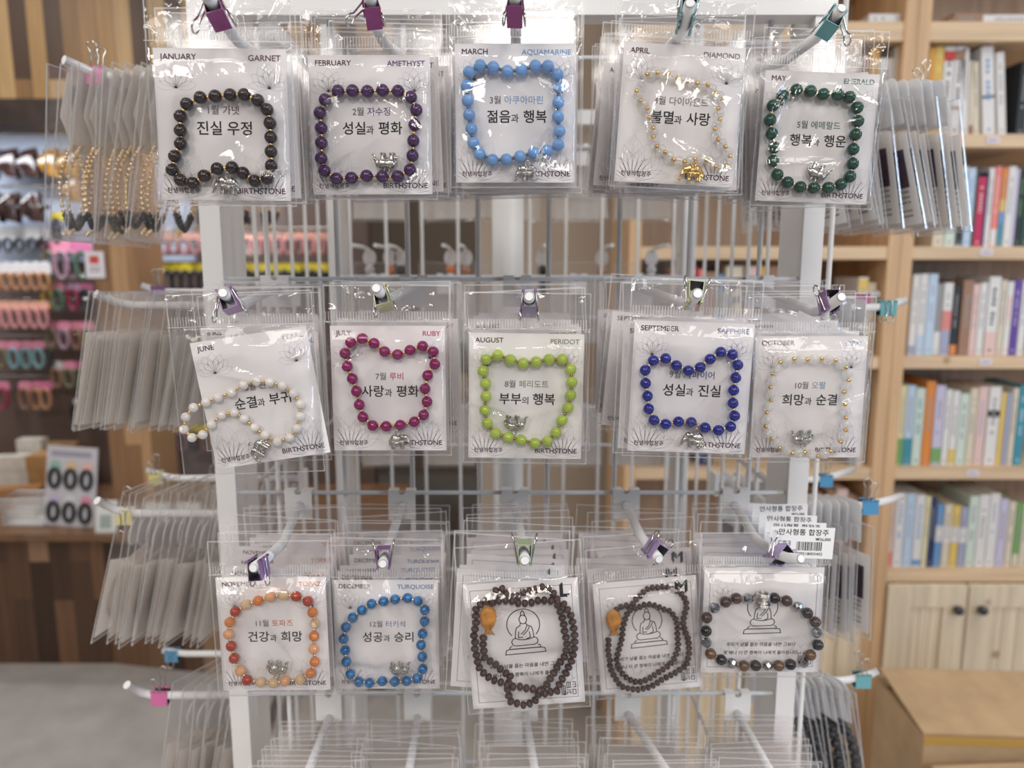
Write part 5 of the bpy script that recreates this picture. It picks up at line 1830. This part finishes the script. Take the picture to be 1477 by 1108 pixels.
mb.add(vs, [tuple(range(n - 1, -1, -1)), tuple(range(n, 2 * n))] + [(i, (i + 1) % n, n + (i + 1) % n, n + i) for i in range(n)])
mb.build('counter_top', COUNTERT, ct)
CTZ = 0.515

# card of black hair ties standing on the counter
BLK = mat('black_elastic', (0.012, 0.012, 0.016), 0.5)
o = empty('hair_tie_display', T(P(98, 742, 2.62).x, 2.62, CTZ) @ Rot(-4, 'Z') @ Rot(-7, 'X') @ Rot(3, 'Y'), 'white standing board of black hair ties on the counter', 'display board')
MB().box((-0.098, 0, 0.0), (0.098, 0.006, 0.30)).build('board', mat('white_board', (0.60, 0.58, 0.62), 0.4), o)
MB().box((-0.08, -0.001, 0.262), (0.075, 0, 0.282)).build('heading', mat('grey_violet_print', (0.36, 0.33, 0.42), 0.6), o)
MB().box((-0.06, 0.006, 0.0), (0.06, 0.08, 0.004)).build('stand', TAGW, o)
pads = [(0.30, 0.50, 0.42), (0.75, 0.52, 0.30), (0.82, 0.50, 0.46), (0.58, 0.50, 0.68), (0.68, 0.70, 0.72), (0.72, 0.30, 0.42)]
for i in range(6):
    x, z = -0.062 + (i % 3) * 0.062, 0.225 - (i // 3) * 0.125
    MB().tube([(0.019 * math.cos(R(a)), -0.006, -0.045 + 0.034 * math.sin(R(a))) for a in range(0, 360, 20)], 0.0075, 10, closed=True).build('hair_tie', BLK, o, T(x, 0, z))
    MB().tube([(0, -0.002, 0), (0, -0.003, 0)], 0.021, 18).build('round_pad', mat(f'pad_tone_{i}', pads[i], 0.5), o, T(x, 0, z))
# basket, cards and boxes on the counter
o = empty('wire_basket', T(P(40, 745, 2.66).x, 2.68, CTZ), 'white slatted basket left of the hair tie board on the counter', 'basket')
mb = MB()
for k in range(6):
    z = 0.006 + k * 0.019
    s = 1 + k * 0.02
    mb.tube([(-0.075 * s, -0.05 * s, z), (0.075 * s, -0.05 * s, z), (0.075 * s, 0.05 * s, z), (-0.075 * s, 0.05 * s, z)], 0.005, 6, closed=True)
mb.build('slats', WHITE, o)
MB().box((-0.075, -0.05, 0), (0.075, 0.05, 0.004)).build('bottom', WHITE, o)
for i, (px, py, Y, w_, h_, c, lab) in enumerate((
        (152, 760, 2.56, .075, .115, (0.74, 0.74, 0.72), 'white gift card leaning at the front of the counter, right of the hair tie board'),
        (186, 720, 2.72, .080, .075, (0.78, 0.78, 0.76), 'low white card at the back of the counter behind the yellow clip'),
        (222, 756, 2.52, .085, .12, (0.72, 0.74, 0.70), 'white printed card on the counter below the small yellow clip'),
        (268, 742, 2.52, .085, .12, (0.76, 0.76, 0.74), 'white card on the counter behind the oval tabs'))):
    p = P(px, py, Y)
    o = empty('gift_card', T(p.x, Y, CTZ) @ Rot(rnd.uniform(-6, 6), 'Z') @ Rot(-12, 'X'), lab, 'gift card', 'white cards on the counter')
    MB().box((-w_ / 2, 0, 0), (w_ / 2, 0.012, h_)).build('card', mat(f'gift_card_white_{i}', c, 0.5), o)
    MB().box((-w_ * .3, -0.0006, h_ * .12), (w_ * .25, 0, h_ * .55)).build('picture', mat(f'gift_card_print_{i}', [(.36, .42, .38), (.5, .5, .5), (.40, .50, .36), (.45, .42, .40)][i], 0.6), o)
    MB().box((-w_ * .2, 0.012, 0.0), (w_ * .2, 0.035, 0.003)).build('foot', TAGW, o)
for px, py, Y, s, c, rz, lab in (
        (76, 650, 2.95, (.16, .10, .20), (0.40, 0.22, 0.08), 4, 'honey wooden box on the counter behind the hair tie board'),
        (22, 668, 2.80, (.17, .06, .10), (0.36, 0.16, 0.06), 12, 'orange-brown box at the left edge of the counter'),
        (30, 700, 2.72, (.10, .05, .035), (0.66, 0.60, 0.54), 8, 'small pale box in front of the orange-brown one'),
        (10, 640, 2.95, (.22, .05, .19), (0.62, 0.56, 0.50), 14, 'long pale box at the left edge, behind the others'),
        (52, 690, 3.05, (.10, .05, .24), (0.60, 0.55, 0.48), 0, 'tall cream box on the counter between the honey box and the wall'),
        (96, 690, 3.06, (.12, .05, .22), (0.30, 0.16, 0.07), 0, 'tall brown box on the counter behind the top of the hair tie board'),
        (120, 690, 2.98, (.07, .06, .14), (0.05, 0.05, 0.08), 0, 'dark box on the counter just left of the pillar')):
    p = P(px, py, Y)
    o = empty('gift_box', T(p.x, Y, CTZ) @ Rot(rz, 'Z'), lab, 'gift box', 'boxes on the counter')
    m_ = mat('box_' + lab.split()[0] + str(px), c, 0.5, var=0.15, vscale=30)
    MB().box((-s[0] / 2, -s[1] / 2, 0), (s[0] / 2, s[1] / 2, s[2] * .72)).build('box_base', m_, o)
    MB().box((-s[0] / 2 - .002, -s[1] / 2 - .002, s[2] * .7), (s[0] / 2 + .002, s[1] / 2 + .002, s[2])).build('lid', m_, o)

# ------------------------------------------------------------------ hair accessories on the display wall
WY = 3.2
structure('wall_display', MB().box((-2.9, 3.17, 1.50), (-1.36, 3.2, 2.06)), ALCOVE)
CHR = SILVER
HEADM = {'pink': mat('pink_header_card', (0.72, 0.26, 0.38), 0.5), 'hot pink': mat('deep_pink_header_card', (0.62, 0.16, 0.34), 0.5), 'peach': mat('peach_header_card', (0.78, 0.42, 0.30), 0.5),
         'white': mat('white_header_card', (0.66, 0.66, 0.68), 0.5), 'yellow': mat('yellow_header_card', (0.82, 0.66, 0.02), 0.5), 'lilac': mat('lilac_header_card', (0.60, 0.40, 0.62), 0.5)}
TIEM = {'brown': (0.22, 0.10, 0.06), 'rose': (0.50, 0.22, 0.22), 'black': (0.015, 0.015, 0.018), 'teal': (0.14, 0.26, 0.28), 'copper': (0.36, 0.17, 0.08), 'wine': (0.24, 0.01, 0.05), 'green': (0.06, 0.12, 0.08), 'mauve': (0.30, 0.18, 0.24), 'gold': (0.55, 0.36, 0.05), 'olive': (0.14, 0.12, 0.06)}
TIES = {k: mat('hair_tie_' + k, c, 0.35, coat=0.3, var=0.3, vscale=120) for k, c in TIEM.items()}
PACK = {}


def tie_pack(px, py, Y, hd, tie, label, group, rx=0.022, rz=0.036, hw=0.026, hh=0.026):
    """header card with a pair of elastic loops below; (px, py) is the header's middle"""
    k = (hd, tie, rx, rz, hw, hh)
    if k not in PACK:
        h = MB().prism(round_top(hw, hh / 2, -hh / 2, hh * 0.4), 0, 0.002)
        b = MB()
        for s_, dy in ((-0.5, 0.004), (0.45, 0.016)):
            b.tube([(rx * math.cos(R(a)) + s_ * rx * 0.5, -dy, -hh / 2 - rz * 0.9 + rz * math.sin(R(a))) for a in range(0, 360, 18)], 0.0068, 8, closed=True)
        f_ = MB()
        f_.add([(-hw, -0.028, -hh / 2 - 2 * rz - .006), (hw, -0.028, -hh / 2 - 2 * rz - .006), (hw, -0.002, hh / 2), (-hw, -0.002, hh / 2)], [(0, 1, 2, 3)])
        PACK[k] = (h.mesh('header_card', HEADM[hd]), b.mesh('hair_tie', TIES[tie]), f_.mesh('wrapper', FILM_REAR))
    p = P(px, py, Y)
    o = empty('hair_tie_pack', T(p), label, 'hair tie pack', group)
    for nm, me in zip(('header_card', 'hair_tie', 'wrapper'), PACK[k]):
        link(nm, me, o)
    return o


CLAW = mat('dark_tortoise_plastic', (0.030, 0.014, 0.012), 0.12, coat=0.6, var=0.9, vscale=60)
CLAWG = mat('amber_tortoise_plastic', (0.22, 0.11, 0.02), 0.12, coat=0.6, var=0.8, vscale=50)


def claw_clip(px, py, Y, m, label, group, s=1.0):
    """hair claw: two curved toothed shells joined by a sprung hinge"""
    p = P(px, py, Y)
    o = empty('hair_claw', T(p) @ Rot(90 + rnd.uniform(-8, 8), 'Y') @ Matrix.Scale(s, 4), label, 'hair claw', group)
    for sg in (-1, 1):
        mb = MB()
        n, k = 10, 7
        vs = []
        for i in range(n + 1):
            a = -1 + 2 * i / n
            for j in range(k + 1):
                t_ = j / k
                ang = t_ * 2.0
                r = 0.034 * (1 - 0.35 * abs(a) ** 2)
                vs.append((a * 0.048 * (1 - 0.25 * t_), sg * (r * math.sin(ang) * 0.8 + 0.002), 0.02 - r * (1 - math.cos(ang)) * 1.05))
        fs = [(i * (k + 1) + j, (i + 1) * (k + 1) + j, (i + 1) * (k + 1) + j + 1, i * (k + 1) + j + 1) for i in range(n) for j in range(k)]
        mb.add(vs, fs, 0, True)
        mb.add([(x, y * 0.9, z - 0.001) for x, y, z in vs], [tuple(reversed(f_)) for f_ in fs], 0, True)
        for i in range(0, n + 1, 2):
            v = vs[i * (k + 1) + k]
            mb.tube([v, (v[0], v[1] * 0.5, v[2] - 0.014)], [0.003, 0.0012], 6)
        mb.tube([(0, sg * 0.004, 0.016), (0, sg * 0.014, 0.036)], [0.010, 0.006], 8)
        mb.build('shell', m, o)
    MB().tube([(-0.022, 0, 0.022), (0.022, 0, 0.022)], 0.004, 8).build('spring', SILVER, o)
    return o


def rail(px0, px1, py, Y, label):
    a, b = P(px0, py, Y), P(px1, py, Y)
    c = (a + b) / 2
    o = empty('hanging_rail', T(c), label, 'rail', 'chrome rails of the accessory wall')
    MB().tube([a - c, b - c], 0.006, 8).build('bar', SILVER, o)
    for q in (a - c, b - c):
        MB().tube([q, (q.x, WY - 0.03 - c.y, 0)], 0.005, 8).build('bracket', SILVER, o)


WA = 3.08
for py, nm in ((200, 'above the hair claws'), (275, 'below the first row of hair claws'), (340, 'above the black hair pins'), (404, 'above the copper hair ties'), (438, 'above the rose hair ties'), (490, 'above the teal hair ties'), (548, 'above the wine red hair ties')):
    rail(-60, 132, py - 6, WA + 0.02, 'chrome hanging rail ' + nm)
for px, m, lab in ((-10, CLAW, 'dark hair claw cut by the left edge, top row'), (18, CLAW, 'dark tortoise hair claw at the left of the top row'), (47, CLAW, 'dark tortoise hair claw in the middle of the top row'), (78, CLAWG, 'amber hair claw in the top row'), (106, CLAWG, 'amber hair claw at the right of the top row')):
    claw_clip(px, 236, WA - 0.03, m, lab, 'hair claws on the wall', 1.3)
for px, m, lab in ((-6, CLAW, 'dark hair claw cut by the left edge, second row'), (20, CLAW, 'dark glossy hair claw at the left of the second row'), (52, CLAW, 'dark glossy hair claw at the right of the second row'), (108, CLAWG, 'small amber hair claw below the top row, near the hanging bags')):
    claw_clip(px, 300 if m is CLAW else 276, WA - 0.03, m, lab, 'hair claws on the wall', 1.35 if m is CLAW else 1.0)
tie_pack(82, 312, WA, 'yellow', 'black', 'white and yellow pack left of the hanging gold bracelets', 'packs on the accessory wall', 0.012, 0.05, 0.03, 0.03)
for q, px in enumerate((-6, 12, 29, 47, 62)):
    tie_pack(px, 336, WA - .01 * (q % 2), 'white', 'black', 'black hair pin pack under a white header on the wall', 'black packs under white headers', 0.016, 0.026, 0.030, 0.05)
for q, (px, h_, t_) in enumerate(((70, 'pink', 'olive'), (88, 'pink', 'mauve'), (102, 'hot pink', 'mauve'), (118, 'hot pink', 'green'))):
    tie_pack(px, 356, WA - .02 * (q % 2), h_, t_, 'large pink-headed pack of ' + t_ + ' hair ties below the gold bracelets' + (', beneath the deep pink header' if q == 2 else ''), 'large pink-headed packs', 0.026, 0.055, 0.038, 0.05)
for q, px in enumerate((-4, 10, 24, 38, 52, 65)):
    tie_pack(px, 386, WA - .008 * q, 'white', 'copper', 'copper brown hair tie pack under a white header on the wall', 'copper packs under white headers', 0.017, 0.034, 0.024, 0.05)
for q, (px, h_, t_, l_) in enumerate(((69, 'yellow', 'gold', 'mustard yellow hair tie pack on the wall'), (84, 'pink', 'green', 'dark green hair tie pack under a pink header on the wall'), (106, 'lilac', 'wine', 'wine red hair tie pack under a lilac header'), (124, 'hot pink', 'black', 'black hair tie pack under a deep pink header, beside the pillar'))):
    tie_pack(px, 414, WA - .01 * (q % 2), h_, t_, l_, 'packs on the accessory wall', 0.020, 0.042, 0.026, 0.03)
for q, px in enumerate((-4, 9, 22, 36, 50, 63)):
    tie_pack(px, 440, WA - .008 * q, 'peach', 'rose', 'rose pink oval hair tie under a peach header on the wall', 'rose ovals under peach headers', 0.016, 0.040, 0.022, 0.034)
for q, (px, t_) in enumerate(((74, 'olive'), (92, 'mauve'), (110, 'brown'), (127, 'olive'))):
    tie_pack(px, 470, WA - .012 * (q % 2), 'pink', t_, 'pink-headed ' + t_ + ' hair tie pack beside the pillar' + (' edge' if q == 3 else ''), 'pink-headed packs beside the pillar', 0.020, 0.040, 0.028, 0.036)
for q, (px, t_) in enumerate(((2, 'olive'), (20, 'teal'), (38, 'teal'), (56, 'teal'), (68, 'black'))):
    tie_pack(px, 498, WA - .012 * (q % 2), 'pink', t_, f'pink-headed pack of {t_} hair ties below the rose ovals', 'pink-headed packs below the rose ovals', 0.020, 0.040, 0.028, 0.036)
for q, (px, t_, h_) in enumerate(((82, 'brown', 'white'), (100, 'olive', 'pink'), (118, 'green', 'hot pink'), (132, 'black', 'hot pink'))):
    tie_pack(px, 527, WA - .012 * (q % 2), h_, t_, f'pack of {t_} hair ties under a {h_} header, low beside the pillar', 'low packs beside the pillar', 0.020, 0.038, 0.028, 0.036)
for q, (px, t_, h_) in enumerate(((4, 'wine', 'pink'), (36, 'brown', 'pink'), (52, 'copper', 'pink'), (66, 'copper', 'hot pink'))):
    tie_pack(px, 556, WA - .012 * (q % 2), h_, t_, f'pack of {t_} hair ties under a {h_} header in the lowest row', 'lowest row of packs', 0.021, 0.042, 0.028, 0.036)
tie_pack(112, 580, WA, 'white', 'black', 'black hair ties under a small white header, above the counter', 'packs on the accessory wall', 0.024, 0.04, 0.018, 0.03)
# small sign on the pillar
p = P(134, 382, 2.64)
o = MB().box((-.034, 0, -.047), (.034, .003, .047), 0).box((-.018, -.0006, .004), (.016, 0, .032), 1).box((-.02, -.0006, -.012), (.02, 0, -.008), 2).box((-.02, -.0006, -.024), (.018, 0, -.020), 2).build('paper_sign', [TAGW, mat('red_print', (0.62, 0.08, 0.06), 0.6), GREYINK], None, T(p.x, 2.652, p.z))
tag(o, 'small white paper sign with a red emblem at the pillar', 'sign')
# accessories right of the pillar
rail(205, 480, 366, 3.06, 'chrome hanging rail right of the pillar')
rail(205, 340, 612, 2.97, 'chrome hanging rail low beside the JUNE package')
rail(205, 480, 330, 3.06, 'chrome hanging rail right of the pillar, under the gold bracelets')
for q, px in enumerate(range(206, 480, 15)):
    tie_pack(px, 340, 3.04 - .008 * (q % 3), 'peach', 'rose', 'peach and rose hair tie pack behind the rack, right of the pillar', 'peach packs right of the pillar', 0.018, 0.030, 0.022, 0.03)
for q, px in enumerate(range(203, 480, 13)):
    tie_pack(px, 386, 3.04 - .01 * (q % 3), 'yellow', 'black', 'black hair tie pack under a yellow header, right of the pillar', 'yellow-headed packs right of the pillar', 0.018, 0.044, 0.024, 0.036)
for q, px in enumerate(range(212, 330, 17)):
    t_ = ['green', 'wine', 'black', 'mauve', 'black', 'brown', 'teal'][q % 7]
    tie_pack(px, 618, 2.95 - .01 * (q % 2), 'yellow', t_, f'{t_} hair tie pack under a yellow header, low beside the JUNE package', 'low yellow-headed packs', 0.018, 0.036, 0.024, 0.036)

# ------------------------------------------------------------------ the shop beyond the rack
tb = empty('display_table', T(-0.1, 4.0, 0), 'long wooden display table far behind the rack', 'display table')
MB().box((-0.9, -0.3, 0.82), (1.0, 0.3, 0.86)).build('table_top', PINE_X, tb)
MB().box((-0.88, -0.28, 0.70), (0.98, -0.25, 0.82)).build('apron', PINE_X, tb)
for x in (-0.85, 0.95):
    for y in (-0.25, 0.25):
        MB().box((x - .03, y - .03, 0), (x + .03, y + .03, 0.82)).build('leg', PINE_Z, tb)
cols = [((0.55, 0.20, 0.06), 'orange'), ((0.10, 0.20, 0.42), 'blue'), ((0.45, 0.05, 0.06), 'red'), ((0.70, 0.68, 0.64), 'white'), ((0.62, 0.42, 0.06), 'mustard'), ((0.06, 0.22, 0.26), 'teal'), ((0.30, 0.15, 0.08), 'brown'), ((0.75, 0.60, 0.45), 'cream')]
prof = [(0.0, 0.0), (0.034, 0.0), (0.038, 0.01), (0.038, 0.075), (0.030, 0.085), (0.030, 0.09)]
for q in range(8):
    c, nm = cols[q]
    x = -0.78 + q * 0.22
    o = empty('candle_jar', T(x, 3.88 + 0.1 * (q % 2), 0.86), f'blurred {nm} candle jar on the table far behind the rack', 'jar', 'jars on the far table')
    mb = MB()
    nseg = 18
    vs = [(r * math.cos(2 * math.pi * i / nseg) * 1.3, r * math.sin(2 * math.pi * i / nseg) * 1.3, z * 1.3) for r, z in prof for i in range(nseg)]
    fs = [(a * nseg + i, a * nseg + (i + 1) % nseg, (a + 1) * nseg + (i + 1) % nseg, (a + 1) * nseg + i) for a in range(len(prof) - 1) for i in range(nseg)]
    mb.add(vs, fs, 0, True)
    mb.build('body', mat('jar_' + nm, c, 0.3, coat=0.3), o)
    MB().tube([(0, 0, .115), (0, 0, .135)], 0.043, 18).build('lid', mat('jar_lid', (0.6, 0.58, 0.55), 0.3), o)
